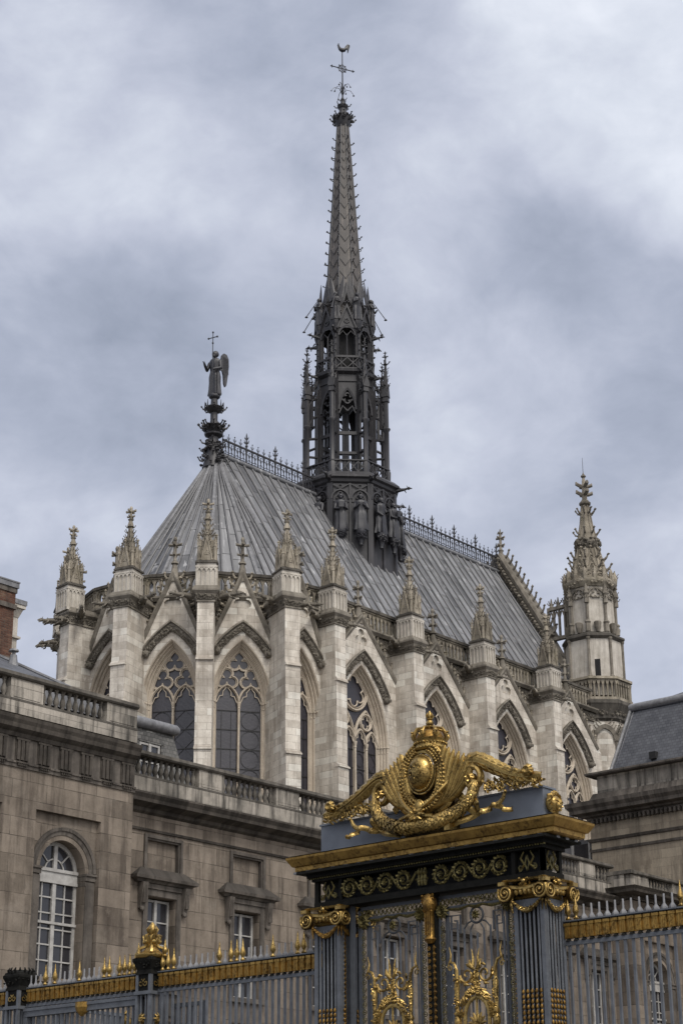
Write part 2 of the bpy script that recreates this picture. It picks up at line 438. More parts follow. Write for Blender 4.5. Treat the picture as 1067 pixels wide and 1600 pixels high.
M_ATTIC = M_BLUEP
M_LEADBAR = simple('iron window bars', (.022, .021, .022), .5)
M_ZINC = simple('pale zinc roll', (.20, .20, .205), .45, c2=(.10, .10, .105), scale=5)
M_VERD = simple('dull old gilding', (.19, .155, .055), .45, .75, c2=(.045, .04, .022), scale=14, bstr=.6, bd=.02)
def gold(name, c1, c2, c3, rough, sc=9, amt=.75):
    m, q, b = newmat(name)
    g = q.new('ShaderNodeNewGeometry'); P = g.outputs['Position']
    n = q.noise(P, sc, 5, .65); n2 = q.noise(P, sc*4, 3, .6)
    col = q.mix(q.rng(n, .35, .65), c1, c2)
    dirt = q.rng(q.m('ADD', q.m('MULTIPLY', n2, .5), q.m('MULTIPLY', q.noise(P, 3.0, 4, .6), .5)), .50, .62)
    col = q.mix(q.m('MULTIPLY', dirt, amt), col, c3)
    q.l.new(col, b.inputs['Base Color']); b.inputs['Metallic'].default_value = .85
    q.put(b.inputs['Roughness'], q.rng(n2, .3, .7, rough, rough+.22))
    bump(q, b, n2, .35, .012)
    return m
M_GOLD = gold('gilt bronze', (.47, .325, .11), (.27, .175, .055), (.035, .023, .010), .25, 9, .95)
M_GOLDD = gold('tarnished gilding', (.34, .20, .05), (.18, .10, .028), (.06, .035, .015), .36, 12)
M_GOLDK = gold('dark backing gilding', (.10, .06, .018), (.05, .03, .01), (.02, .013, .006), .45)  # dark of grooves and gaps put into the colour, behind brighter relief
M_GOLDB = gold('worn gilt cornice', (.42, .265, .075), (.25, .15, .042), (.07, .04, .016), .40, 5, .75)
def glass(name, c, rough, sc=1.5, b2=.35):
    m, q, b = newmat(name)
    g = q.new('ShaderNodeNewGeometry')
    n = q.noise(g.outputs['Position'], sc, 3, .5)
    col = q.mix(n, c, tuple(x*1.6 for x in c))
    q.l.new(col, b.inputs['Base Color']); b.inputs['Roughness'].default_value = rough
    b.inputs['Specular IOR Level'].default_value = .6
    bump(q, b, q.noise(g.outputs['Position'], sc*4, 3, .5), b2, .02)
    return m
M_LGLASS = glass('leaded window glass', (.026, .0245, .031), .32, 2.0, .6)
M_PANE = glass('dark window pane', (.022, .022, .025), .08, 1.0, .06)
M_DARK = simple('dark interior', (.012, .012, .013), .9)
M_CURT = simple('pale curtain lining', (.30, .29, .27), .9)
M_GRIT = simple('grey street asphalt', (.055, .055, .056), .9, c2=(.085, .083, .08), scale=2)
M_PAVE = stone('courtyard paving', (.16, .15, .135), (.24, .225, .20), (.5, .25), top=.0)
M_GREYW = simple('grey rendered wall', (.15, .15, .155), .9, c2=(.10, .10, .105), scale=2)

# ------------------------------------------------------------------ ground
def structure(o): o['kind'] = 'structure'; return o
g_ = MB(); g_.box(-500, 700, -500, 700, -.5, -.10); structure(g_.build('ground', M_GRIT))
g_ = MB(); g_.box(20.5, 110, -60, 100, -.10, 0.0); structure(g_.build('pavement', M_PAVE))
# ------------------------------------------------------------------ the chapel
CX, CY = 63.7, 62.78
RN, RA = 7.23, 7.4                    # distance of the wall face from the axis: nave, apse
chapel = root('gothic_chapel', (CX, CY, 0), 'tall pale gothic chapel with pinnacled buttresses and dark openwork spire', 'chapel')
NX = [63.75, 69.85, 76.05, 82.3]
AZ = [-112.0, -137.7, -163.2, -188.6, -214.0, -239.5]      # apse buttresses, east end

def leaf_ring(mb, r, z, n, size, cx=0, cy=0, out=1.0, up=.55, rot=0):
    for i in range(n):
        a = rot+2*pi*i/n; d = (cos(a), sin(a), 0)
        mb.hook((cx+r*cos(a), cy+r*sin(a), z), d, size, n=4)
def four_leaf(mb, z, s, cx=0, cy=0, w=.32):
    # flat cross of four curled leaves round a stalk
    for i in range(4):
        a = pi/2*i; c, d = cos(a), sin(a)
        mb.tube([(cx, cy, z-.15*s), (cx+c*s*.5, cy+d*s*.5, z), (cx+c*s, cy+d*s, z+.06*s), (cx+c*s*1.05, cy+d*s*1.05, z+.32*s)], [s*.2, s*.24, s*.26, s*.12], 5)
    mb.ball((cx, cy, z), s*.36, 7, 4)

def finial_mesh(mb, z0, H):
    mb.lathe([(.17, z0), (.09, z0+H*.3), (.13, z0+H*.34), (.15, z0+H*.38), (.07, z0+H*.42), (.065, z0+H*.9), (.02, z0+H)], 8)
    four_leaf(mb, z0+H*.52, .19); four_leaf(mb, z0+H*.78, .25)
    mb.ball((0, 0, z0+H*.93), .08, 6, 4, rz=.14)

# pinnacle ------------------------------------------------------------------
def make_pinnacle():
    mb = MB(); h = .46
    mb.box(-h, h, -h, h, -.1, 1.2)
    for k in range(4):
        mb.M = RZ(pi/2*k)
        for i in range(5):
            x = -h+.02+i*(2*h-.04)/4; mb.box(x-.03, x+.03, -h-.05, -h+.01, .04, .98)
        for i in range(4):
            x = -h+.02+(i+.5)*(2*h-.04)/4; w = (2*h-.04)/8
            mb.sweep([(x+q, -h-.03, z) for q, z in arch(w, w*1.7, .78, 3)], [(-.02, -.03), (.03, -.03), (.03, .04), (-.02, .04)])
        mb.box(-h-.05, h+.05, -h-.06, -h, .98, 1.06)
        mb.box(-h-.06, h+.06, -h-.06, -h, -.1, .04)
    mb.M = Matrix.Identity(4)
    o = mb.build('pinnacle', M_SMOOTH)
    c = MB(); c.box(-.53, .53, -.53, .53, 1.2, 1.275); c.taper(-.53, .53, -.53, .53, 1.275, -.40, .40, -.40, .40, 1.38)
    c.build('cap_slab', M_SOOT, o)
    sp_ = MB(Matrix.Diagonal((.86, .86, 1, 1))); hk = MB()
    sp_.taper(-.40, .40, -.40, .40, 1.36, -.29, .29, -.29, .29, 2.1)
    sp_.lathe([(.36, 2.0), (.09, 3.6)], 8, rot=pi/8)
    for k in range(4):
        sp_.M = RZ(pi/2*k) @ Matrix.Diagonal((.86, .86, 1, 1)); hk.M = sp_.M
        sp_.poly([(-.28, 1.36), (.28, 1.36), (0, 2.45)], -.50, -.25)
        sp_.sweep([(-.31, -.50, 1.36), (0, -.50, 2.52), (.31, -.50, 1.36)], [(-.03, -.05), (.05, -.05), (.05, .05), (-.03, .05)])
        sp_.tube(p3(foil(3, .07, .07, 0, 1.72, m=3), -.51), .022, 4, closed=True)
        for q in range(4):
            f = (q+.5)/4
            for sg in (-1, 1): hk.hook((sg*.31*(1-f), -.48, 1.42+1.12*f), (sg, -.2, .3), .13)
        sp_.nub((0, -.5, 2.72), .10); sp_.nub((0, -.5, 2.62), .09)
        # corner shaft
        sp_.lathe([(.11, 1.36), (.085, 2.0), (.12, 2.05), (.09, 2.12), (.015, 2.55)], 4, cx=.42, cy=.42)
        for z in (2.15, 2.32): leaf_ring(sp_, .06, z, 4, .09, .42, .42)
    sp_.M = Matrix.Diagonal((.86, .86, 1, 1)); hk.M = sp_.M
    for i in range(8):
        a = pi/4*i+pi/8
        for q in range(5 if i % 2 else 6):
            f = (q+.6)/6.2; r = .36+(.09-.36)*f; z = 2.0+1.6*f
            hk.hook((r*cos(a), r*sin(a), z), (cos(a), sin(a), 0), .15)
    leaf_ring(hk, .25, 2.72, 8, .18)
    sk_ = sp_.build('spirelet', M_PINN, o); hk.build('crockets', M_CARVED, sk_)
    f = MB(); finial_mesh(f, 3.5, 1.0)
    f.build('finial', M_PINN, o, smooth=50)
    return o
PIN = make_pinnacle()

# buttress --------------------------------------------------------------------
def make_buttress(L):
    mb = MB()
    W_ = .385
    mb.box(-W_, W_, -L, .6, 0, 28.22)
    mb.box(-W_+.003, W_-.003, -L-.07, -L+.05, 21.2, 25.4)
    mb.box(-W_+.003, W_-.003, -L-.15, -L+.05, 0, 21.2)
    for z, d in ((25.4, .07), (21.2, .15)):
        mb.add([(-W_-.02, -L-d-.08, z), (W_+.02, -L-d-.08, z), (W_+.02, -L-d-.08, z+.05), (-W_-.02, -L-d-.08, z+.05), (-W_-.02, -L+.06, z), (W_+.02, -L+.06, z), (W_+.004, -L+.02, z+.26), (-W_-.004, -L+.02, z+.26)],
               [(0,1,2,3),(3,2,6,7),(0,4,5,1),(0,3,7,4),(1,5,6,2)])
    o = mb.build('buttress', M_STONE)
    c = MB(); y1 = .55
    c.box(-.44, .44, -L-.05, y1, 28.22, 28.30)
    c.taper(-.41, .41, -L-.02, y1, 28.30, -.50, .50, -L-.10, y1, 28.60)
    for i in range(150):
        s = random.random(); z = 28.33+.24*random.random(); e = .43+.09*(z-28.3)/.3
        if s < .34: p = (random.uniform(-e, e), -L-.05-.09*(z-28.3)/.3, z)
        else: p = ((e+.01)*(1 if s < .67 else -1), random.uniform(-L, y1), z)
        c.nub(p, .055)
    c.build('carved_frieze', M_CARVED, o)
    k = MB()
    k.taper(-.50, .50, -L-.10, y1, 28.60, -.63, .63, -L-.20, y1, 28.74)
    k.box(-.63, .63, -L-.20, y1, 28.74, 28.82)
    k.taper(-.63, .63, -L-.20, y1, 28.82, -.55, .55, -L-.05, y1, 29.02)
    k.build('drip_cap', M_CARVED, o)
    return o

# gargoyle: stretched beast leaning out, along +x ---------------------------------
def make_gargoyle():
    mb = MB()
    p = [(-.3, 0, 0), (.1, 0, .0), (.45, 0, .04), (.8, 0, .05), (1.02, 0, .02), (1.18, 0, .03)]
    mb.tube(p, [.15, .17, .15, .115, .09, .10], 8)
    mb.ball((1.26, 0, .04), .14, 8, 6, rz=.12, ry=.11)
    mb.tube([(1.3, 0, .05), (1.42, 0, .03), (1.48, 0, .0)], [.085, .06, .05], 6)     # muzzle
    mb.tube([(1.3, 0, -.05), (1.42, 0, -.09)], [.05, .03], 5)                          # lower jaw
    for s in (-1, 1):
        mb.tube([(1.22, s*.07, .1), (1.16, s*.12, .22)], [.045, .012], 4)              # ears
        mb.tube([(.78, s*.10, .02), (.86, s*.16, -.12), (.98, s*.13, -.15)], [.07, .05, .04], 5)   # forelegs
        mb.tube([(.25, s*.13, .02), (.18, s*.2, -.12), (.34, s*.17, -.2)], [.085, .06, .04], 5)
        mb.tube([(.45, s*.08, .14), (.25, s*.2, .22), (.0, s*.18, .18)], [.05, .06, .02], 4)      # folded wings
    return mb.build('gargoyle', M_CARVED, smooth=60)
GARG = make_gargoyle()

# a bay: wall, gable, window -------------------------------------------------------
def trefoil_half(cz, d, r, m=6):
    f = foil(3, d, r, 0, cz, m=m)
    return f[m//2: 2*(m+1)]          # top -> left -> bottom
NAVE = dict(hw=3.1, a=2.02, h=3.9, zs=23.3, gap=29.55, fx=2.68, fz=26.85, hood=(.18, .56, 25.75), ins=.27, tz=28.55, td=.26, tr=.23, y0=.0)
def make_bay(kind, hw, a, h, zs, gap, fx, fz, hood, ins, tz, td, tr, y0, pat=0):
    he = hw-(.08 if kind == 'apse' else 0)
    fx = min(fx, hw)
    A = arch(a, h, zs, 12); half = A[:13]
    tre = trefoil_half(tz, td, tr); tre[0] = (0, tre[0][1]); tre[-1] = (0, tre[-1][1])
    mb = MB()
    Lp = [(-hw, 0), (-a, 0)]+half+list(reversed(tre))+[(0, gap), (-fx, fz)]+([(-hw, fz-.3)] if hw > fx+.01 else [])
    for s in (1, -1):
        mb.poly([(s*x, z) for x, z in Lp], -.10, .28)
    B = arch(a, h, zs, 12, off=-.12); hb = B[:13]
    Lb = [(-he, 0), (-a+.12, 0)]+hb+[(0, 29.0), (-he, 29.0)]
    Lb2 = [(-hw-.6, 0), (-a+.12, 0)]+hb+[(0, tz-.8), (0, 29.0), (-hw-.6, 29.0)]
    for s in (1, -1): mb.poly([(s*x, z) for x, z in Lb], .28, .95)
    if gap > 29.0: mb.poly([(-(gap-29.0)*fx/(gap-fz), 29.0), ((gap-29.0)*fx/(gap-fz), 29.0), (0, gap-.02)], .285, .42)
    wall = mb.build('bay_wall', M_STONE)
    # archivolt: stepped orders with rolls
    o = MB(); n = 4; st = ins/n; yt = .44 if kind == 'nave' else .52; ds = (yt+.08)/4
    for k in range(n):
        P = p3(arch(a, h, zs, 12, off=-k*st, jamb=8), 0)
        o.sweep(P, [(-.02, k*ds-.02), (st+.0, k*ds-.02), (st, k*ds+ds+.02), (-.02, k*ds+ds+.02)])
        o.tube(p3(arch(a, h, zs, 12, off=-k*st-.01, jamb=8), k*ds-.03), .045 if k else .06, 6)
        for s in (-1, 1):
            o.lathe([(.06, zs-.30), (.075, zs-.28), (.065, zs-.24), (.09, zs-.06), (.12, zs-.03), (.12, zs+.03)], 8, cx=s*(a-k*st-.01), cy=k*ds-.03)
    o.build('archivolt', M_TRACERY, wall)
    # hood mould with foliage and head stops
    g = MB(); o0, o1, ze = hood
    Q = arch(a, h, zs, 14, off=(o0+o1)/2, z0=ze)
    hwid = (o1-o0)/2
    g.sweep(p3(Q, -.10), [(-hwid, .0), (-hwid, -.10), (-hwid*.2, -.15), (hwid*.9, -.05), (hwid, .0)])
    g.sweep(p3(Q, -.10), [(-hwid, -.05), (-hwid-.07, -.20), (-hwid+.02, -.24), (-hwid+.08, -.10)])
    for i in range(int(90*(a+h))):
        u = random.random()*(len(Q)-1); k = int(u); f = u-k
        x = Q[k][0]*(1-f)+Q[k+1][0]*f; z = Q[k][1]*(1-f)+Q[k+1][1]*f
        q = random.uniform(-.85, .85)*hwid
        dx, dz = Q[k+1][0]-Q[k][0], Q[k+1][1]-Q[k][1]; ll = sqrt(dx*dx+dz*dz)
        g.nub((x-dz/ll*q, -.22+random.uniform(-.03, .05), z+dx/ll*q), .055)
    for s in (0, -1):
        x, z = Q[s]; sg = -1 if s == 0 else 1
        g.ball((x, -.24, z-.12), .17, 8, 6, rz=.2)
        g.tube([(x, -.3, z-.1), (x+sg*.05, -.50, z-.17)], [.12, .07], 6)
        for _ in range(14): g.nub((x+random.uniform(-.17, .17), -.24+random.uniform(-.12, .1), z-.02+random.uniform(-.1, .16)), .07)
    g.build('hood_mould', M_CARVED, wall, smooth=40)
    # gable coping with crockets
    c = MB()
    path = [(-fx-.05, 0, fz-.15), (0, 0, gap+.05), (fx+.05, 0, fz-.15)]
    c.sweep(path, [(.07, -.10), (.07, -.13), (-.02, -.19), (-.08, -.21), (-.14, -.19), (-.15, -.10), (-.12, .30), (.02, .30)])
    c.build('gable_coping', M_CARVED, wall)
    nb2 = MB(); nb2.box(-.62, .62, .02, .125, tz-.55, min(tz+.6, gap-.55)); nb2.build('niche_back', M_SMOOTH, wall)
    ck = MB(); ln = sqrt(fx*fx+(gap-fz)**2); nn = int(ln/.36)
    for i in range(nn):
        f = (i+.5)/nn
        for s in (-1, 1):
            d = Vector((s*(gap-fz), 0, fx)).normalized()
            px_, pz_ = s*fx*(1-f), fz+(gap-fz)*f
            ck.hook(Vector((px_, .05, pz_))+d*.16, d, .36, up=(-s*.3, 0, .8))
            ck.nub(Vector((px_, .02, pz_))+d*.25, .12)
            ck.nub(Vector((px_+s*.05, .10, pz_-.18))+d*.22, .08)
    ck.build('crocket_row', M_PINN, wall)
    f = MB(TR(0, .08, 0)); z0 = gap+.1
    f.lathe([(.26, z0-.35), (.20, z0+.05), (.12, z0+.55), (.19, z0+.60), (.17, z0+.68), (.09, z0+.75), (.08, z0+1.7), (.02, z0+1.95)], 8)
    four_leaf(f, z0+1.05, .24); four_leaf(f, z0+1.55, .30)
    f.ball((0, 0, z0+1.85), .1, 6, 4, rz=.16)
    f.build('gable_finial', M_CARVED, wall, smooth=50)
    # window
    ai = a-ins
    w = MB()
    fr = [(-.07, -.06), (.02, -.10), (.08, 0), (.02, .10), (-.07, .10)]
    bar = [(-.065, 0), (-.02, -.10), (.02, -.10), (.065, 0), (.03, .08), (-.03, .08)]
    thin = [(-.03, 0), (0, -.06), (.03, 0), (0, .05)]
    w.sweep(p3(arch(a, h, zs, 14, off=-ins, jamb=8), yt), fr)
    def lancet(xc, hf, rise):
        w.sweep([(x+xc, yt, z) for x, z in arch(hf, rise, zs, 7)], bar)
        ia = arch(hf, rise, zs, 8, off=-.06)
        # cusps
        for s in (-1, 1):
            w.tube([(xc+s*(hf-.08), yt, zs+.02), (xc+s*(hf*.62), yt, zs+rise*.36), (xc+s*hf*.36, yt, zs+rise*.40)], .028, 4)
            w.tube([(xc+s*hf*.36, yt, zs+rise*.40), (xc+s*hf*.34, yt, zs+rise*.62), (xc+s*hf*.05, yt, zs+rise*.86)], .028, 4)
    def mull(xm):
        w.box(xm-.045, xm+.045, yt-.05, yt+.07, 8, zs)
        w.lathe([(.055, 8), (.055, zs-.28), (.075, zs-.26), (.06, zs-.2), (.10, zs-.02), (.10, zs+.04)], 8, cx=xm, cy=yt-.07)
    if kind == 'nave':
        qq = ai/2
        for xm in (0, -qq, qq): mull(xm)
        for xc in (-1.5*qq, -.5*qq, .5*qq, 1.5*qq): lancet(xc, qq/2, .72)
        for xc in (-qq, qq):
            w.sweep([(x+xc, yt, z) for x, z in arch(qq, 1.72, zs, 9)], bar)
            w.sweep(p3(circ(xc, zs+1.14, .41, 20), yt), bar, closed=True)
            w.tube(p3(foil(4, .19, .145, xc, zs+1.14), yt), .028, 5, closed=True)
        w.sweep(p3(circ(0, zs+2.62, .97, 32), yt), [(p[0]*1.25, p[1]) for p in bar], closed=True)
        w.sweep(p3(circ(0, zs+2.62, .86, 32), yt-.02), thin, closed=True)
        w.tube(p3(foil(6, .52, .275, 0, zs+2.62), yt), .042, 5, closed=True)
        xs = [(-2*qq, -qq), (-qq, 0), (0, qq), (qq, 2*qq)]
    else:
        mull(0)
        for s in (-1, 1): lancet(s*ai/2, ai/2, .88)
        for xc, zc in ((-.57, zs+1.16), (.57, zs+1.16), (0, zs+2.02)):
            w.tube(p3(foil(3, .27, .285, xc, zc, m=8), yt), .045, 6, closed=True); w.tube(p3(foil(3, .26, .225, xc, zc, m=8), yt+.03), .024, 5, closed=True)
        xs = [(-ai, 0), (0, ai)]
    win = w.build('window_tracery', M_TRACERY)
    gl = MB(); P = arch(a, h, zs, 14, off=-ins+.05)
    gl.poly([(-(ai+.05), 8)]+P+[(ai+.05, 8)], yt+.07, yt+.11)
    gl.build('leaded_glass', M_LGLASS, win)
    ir = MB(); z = zs-.35; yb = yt+.045
    while z > 9: ir.box(-ai, ai, yb-.015, yb+.02, z-.02, z+.02); z -= .92
    for k, (x0, x1) in enumerate(xs):
        xc = (x0+x1)/2; hw_ = (x1-x0)/2; md = (pat+k) % 3; z = zs-.35
        while z > 9:
            if md == 0:
                for s in (-1, 1):
                    ir.tube([(xc, yb, z), (xc+s*hw_*.85, yb, z-.46), (xc, yb, z-.92)], .013, 4)
            elif md == 1:
                ir.box(xc-hw_*.4-.01, xc-hw_*.4+.01, yb-.01, yb+.02, z-.92, z); ir.box(xc+hw_*.4-.01, xc+hw_*.4+.01, yb-.01, yb+.02, z-.92, z)
            else:
                ir.tube(p3(circ(xc, z-.46, hw_*.75, 16), yb), .013, 4, closed=True)
            z -= .92
    ir.build('iron_bars', M_LEADBAR, win)
    # balustrade and cornice over the bay
    b = MB()
    b.box(-hw, hw, .05, .62, 28.98, 29.06)
    b.box(-he, he, .30, .50, 29.20, 29.30); b.box(-he, he, .28, .52, 30.22, 30.34)
    nb = int(2*hw/.30); d = 2*hw/nb
    for i in range(nb+1):
        x = -hw+i*d; b.box(x-.045, x+.045, .33, .47, 29.3, 29.95)
        b.taper(x-.045, x+.045, .33, .47, 29.95, x-.12, x+.12, .33, .47, 30.14)
        b.box(x-.14, x+.14, .34, .46, 30.14, 30.22)
    bal = b.build('parapet_balustrade', M_PINN)
    r = MB(); r.box(-he, he, .20, .58, 30.30, 30.45)
    r.build('parapet_rail', M_SOOT, bal)
    q = MB(); q.box(-hw, hw, .16, .3, 28.5, 28.98)
    for i in range(int(60*hw)): q.nub((random.uniform(-hw, hw), random.uniform(.14, .17), random.uniform(28.55, 28.95)), .07)
    q.taper(-hw, hw, .0, .6, 28.98, -hw, hw, -.14, .6, 29.12); q.box(-hw, hw, -.14, .6, 29.12, 29.2)
    q.build('leaf_cornice', M_CARVED, bal)
    return wall, win, bal
def bayframe(az, R): return TR(CX, CY, 0) @ RZ(radians(az+90)) @ TR(0, -R, 0)

nb_ = make_bay('nave', **NAVE)
for i, xc in enumerate((66.8, 72.95, 79.18, 85.4)):
    for o in nb_: place(o, TR(xc, CY-RN, 0), chapel)
for o in nb_: drop(o)
edges = [-90.0]+AZ+[-270.0]
for i in range(7):
    c = (edges[i]+edges[i+1])/2; hf = abs(edges[i]-edges[i+1])/2
    if i > 4: continue
    hw = RA*tan(radians(hf))
    sc = min(1, hw/1.69)
    a = 1.45*sc
    parts = make_bay('apse', hw=hw, a=a, h=3.0, zs=24.05, gap=30.15, fx=1.40*sc, fz=27.05, hood=(.30, .66, 26.45), ins=.31, tz=28.92, td=.24, tr=.22, y0=0, pat=i)
    for o in parts: place(o, bayframe(c, RA), chapel); drop(o)

BN, BA = make_buttress(1.32), make_buttress(1.72)
RAV = RA/cos(radians(12.7))
for k, x in enumerate(NX):
    place(BN, TR(x, CY-RN, 0), chapel); place(PIN, TR(x, CY-RN-.85, 28.98) @ RZ(pi/2*k) @ Matrix.Diagonal((1, 1, 1+.02*((k*7) % 3-1), 1)), chapel)
    for s in (-1, 1):
        place(GARG, TR(x+s*.45, CY-RN-.30, 28.72) @ RZ(atan2(-.45, s)) , chapel)
for k, az in enumerate(AZ):
    M = bayframe(az, RAV if k < 4 else 6.55)
    place(BA if k < 3 else BN, M, chapel); place(PIN, M @ TR(0, -1.08, 28.98) @ RZ(pi/2*(k+1)) @ Matrix.Diagonal((1, 1, 1+.02*((k*5) % 3-1), 1)), chapel)
    for s in (-1, 1): place(GARG, M @ TR(s*.45, -.75, 28.72) @ RZ(atan2(-.6, s)), chapel)
    if k in (3, 4):
        for s in (-1, 1): place(GARG, M @ TR(s*.25, -1.40, 28.45) @ RZ(atan2(-1, .5*s)) @ Matrix.Rotation(.25*(s > 0), 4, 'Y') @ Matrix.Diagonal((.75, .8, .8, 1)), chapel)
for o in (BN, BA, GARG): drop(o)
# far side and west wall of the body
w = MB(); w.box(CX, 89.9, CY+RN-.9, CY+RN, 0, 29.2); w.box(89.2, 90.1, CY-6.4, CY+RN, 0, 29.4)
w.build('south_wall', M_STONE, chapel)
for x in NX: place(PIN, TR(x, CY+RN+.85, 28.98), chapel)
drop(PIN)

# roof of lead sheets ---------------------------------------------------------------
ZR, ZE, RE = 39.62, 29.15, 6.45
rf = MB()
def sheets(mb, A0, A1, B0, B1, nu, rows, roll=None, base=.5):
    """A0->A1 eave, B0->B1 top; nu strips, rows of sheets with staggered joints"""
    A0, A1, B0, B1 = map(Vector, (A0, A1, B0, B1))
    nr = (A1-A0).cross(B0-A0)
    if nr.length < 1e-6: nr = (A1-A0).cross(B1-A0)
    nr.normalize()
    if nr.z < 0: nr = -nr
    for i in range(nu):
        f0, f1 = i/nu, (i+1)/nu
        a0, a1 = A0.lerp(A1, f0), A0.lerp(A1, f1); b0, b1 = B0.lerp(B1, f0), B0.lerp(B1, f1)
        sh = random.uniform(0, .9); bt = random.gauss(base, .2)
        ys = [0]+[min(1, (k+sh)/rows) for k in range(rows+1) if 0 < (k+sh)/rows < 1]+[1]
        for k in range(len(ys)-1):
            l = nr*.014
            p = [a0.lerp(b0, ys[k]), a1.lerp(b1, ys[k]), a1.lerp(b1, ys[k+1]), a0.lerp(b0, ys[k+1])]
            mb.add([p[0]+l, p[1]+l, p[2]-l*.2, p[3]-l*.2], [(0, 1, 2, 3)], 1.0 if random.random() < .05 else min(1, max(0, random.gauss(bt, .27))))
            if roll is not None: pass
        if roll is not None:
            roll.tube([a0+nr*.035, b0+nr*.035], .062, 5)
rolls = MB()
sheets(rf, (63.7, CY-RE, ZE), (89.6, CY-RE, ZE), (63.7, CY, ZR), (89.6, CY, ZR), 38, 6, rolls)
sheets(rf, (63.7, CY+RE, ZE), (89.6, CY+RE, ZE), (63.7, CY, ZR), (89.6, CY, ZR), 38, 6)
roof = rf.build('roof', M_LEAD, chapel)
er = MB(); hips = MB()
ev = [radians(a) for a in [-90, -112, -137.7, -163.2, -188.6, -214, -239.5, -270]]
for i in range(7):
    A0 = (CX+RE*1.02*cos(ev[i]), CY+RE*1.02*sin(ev[i]), ZE); A1 = (CX+RE*1.02*cos(ev[i+1]), CY+RE*1.02*sin(ev[i+1]), ZE)
    B0 = (CX+.10*cos(ev[i]), CY+.10*sin(ev[i]), ZR-.1); B1 = (CX+.10*cos(ev[i+1]), CY+.10*sin(ev[i+1]), ZR-.1)
    sheets(er, A0, A1, B0, B1, 4, 6, rolls, base=(.5, .45, .75, .38, .6, .5, .5)[i])
    hips.tube([Vector(A0)+Vector((0, 0, .05)), Vector(B0)+Vector((0, 0, .07))], .11, 6)
er.build('hipped_apse_roof', M_LEAD, roof); hips.build('hip_roll', M_ZINC, roof, smooth=50)
rolls.build('lead_rolls', M_ROLL, roof, smooth=50)
rd = MB()
for x0, x1 in ((63.9, 71.7), (77.1, 89.5)): rd.tube([(x0, CY, ZR+.06), (x1, CY, ZR+.06)], .14, 8)
n_ = 60
rd.build('ridge_roll', M_LEAD, roof, smooth=50)
hatch = MB()
hatch.M = TR(CX, CY, 0) @ RZ(radians(-166+90)) @ TR(0, -5.55, 30.6)
hatch.poly([(-.22, 0), (.22, 0), (0, .42)], -.35, .6)
hatch.build('roof_vent', M_LEADD, roof)

# ridge cresting ------------------------------------------------------------------
def crest(x0, x1, tall0=0):
    mb = MB(); y = CY; zb = ZR+.14
    mb.tube([(x0, y, zb), (x1, y, zb)], .05, 5); mb.box(x0, x1, y-.05, y+.05, zb+.84, zb+.92); mb.tube([(x0, y, zb+.12), (x1, y, zb+.12)], .025, 4)
    n = int((x1-x0)/.44); d = (x1-x0)/n
    for i in range(n+1):
        x = x0+i*d
        mb.box(x-.02, x+.02, y-.03, y+.03, zb, zb+.88)
        if i < n:
            xc = x+d/2
            mb.tube([(xc, y, zb+.1), (xc, y, zb+.72)], .022, 4); mb.nub((xc, y, zb+.72), .055)
            for s in (-1, 1):
                mb.tube([(xc, y, zb+.36), (xc+s*.07, y, zb+.58), (xc+s*.16, y, zb+.62), (xc+s*.19, y, zb+.5)], .02, 4)
                mb.tube([(xc, y, zb+.36), (xc+s*.10, y, zb+.22), (xc+s*.19, y, zb+.24)], .018, 4)
                mb.tube([(xc+s*.2, y, zb+.62), (xc+s*.12, y, zb+.82)], .016, 4)
        if (i+tall0) % 5 == 0:
            mb.lathe([(.05, zb), (.05, zb+1.0), (.09, zb+1.05), (.05, zb+1.15), (.04, zb+1.7), (.01, zb+1.85)], 6, cx=x, cy=y)
            leaf_ring(mb, .04, zb+1.25, 4, .13, x, y); leaf_ring(mb, .03, zb+1.5, 4, .11, x, y)
        else:
            mb.tube([(x, y, zb+.9), (x, y, zb+1.28)], [.028, .012], 4)
            for s in (-1, 1): mb.tube([(x, y, zb+1.0), (x+s*.09, y, zb+1.08), (x+s*.1, y, zb+1.16)], .018, 4)
            mb.nub((x, y, zb+1.3), .045)
    return mb.build('ridge_cresting', M_LEADD, chapel)
crest(64.15, 71.6, 1); crest(77.2, 89.2, 3)

# west gable -----------------------------------------------------------------------
wg = MB()
X0, X1 = 89.35, 90.05
ap = 40.7
wg.M = Matrix(((0, 0, 1, 0), (1, 0, 0, 0), (0, 1, 0, 0), (0, 0, 0, 1)))      # local (y, z, x)
def yz(pts, x0, x1, mb):
    n = len(pts); mb.add([(x0, y, z) for y, z in pts]+[(x1, y, z) for y, z in pts], [tuple(range(n)), tuple(range(2*n-1, n-1, -1))]+[(i, (i+1) % n, (i+1) % n+n, i+n) for i in range(n)])
wg.M = Matrix.Identity(4)
G = [(CY-6.6, 29.0), (CY-3.35, 35.1), (CY, ap), (CY+3.35, 35.1), (CY+6.6, 29.0)]
yz([(CY-6.6, 0), (CY-6.6, 29.0), (CY-3.35, 35.1), (CY, ap), (CY+3.35, 35.1), (CY+6.6, 29), (CY+6.6, 0)], X0+.1, X1, wg)
west = wg.build('west_gable', M_PINN, chapel)
cp = MB(); ck = MB()
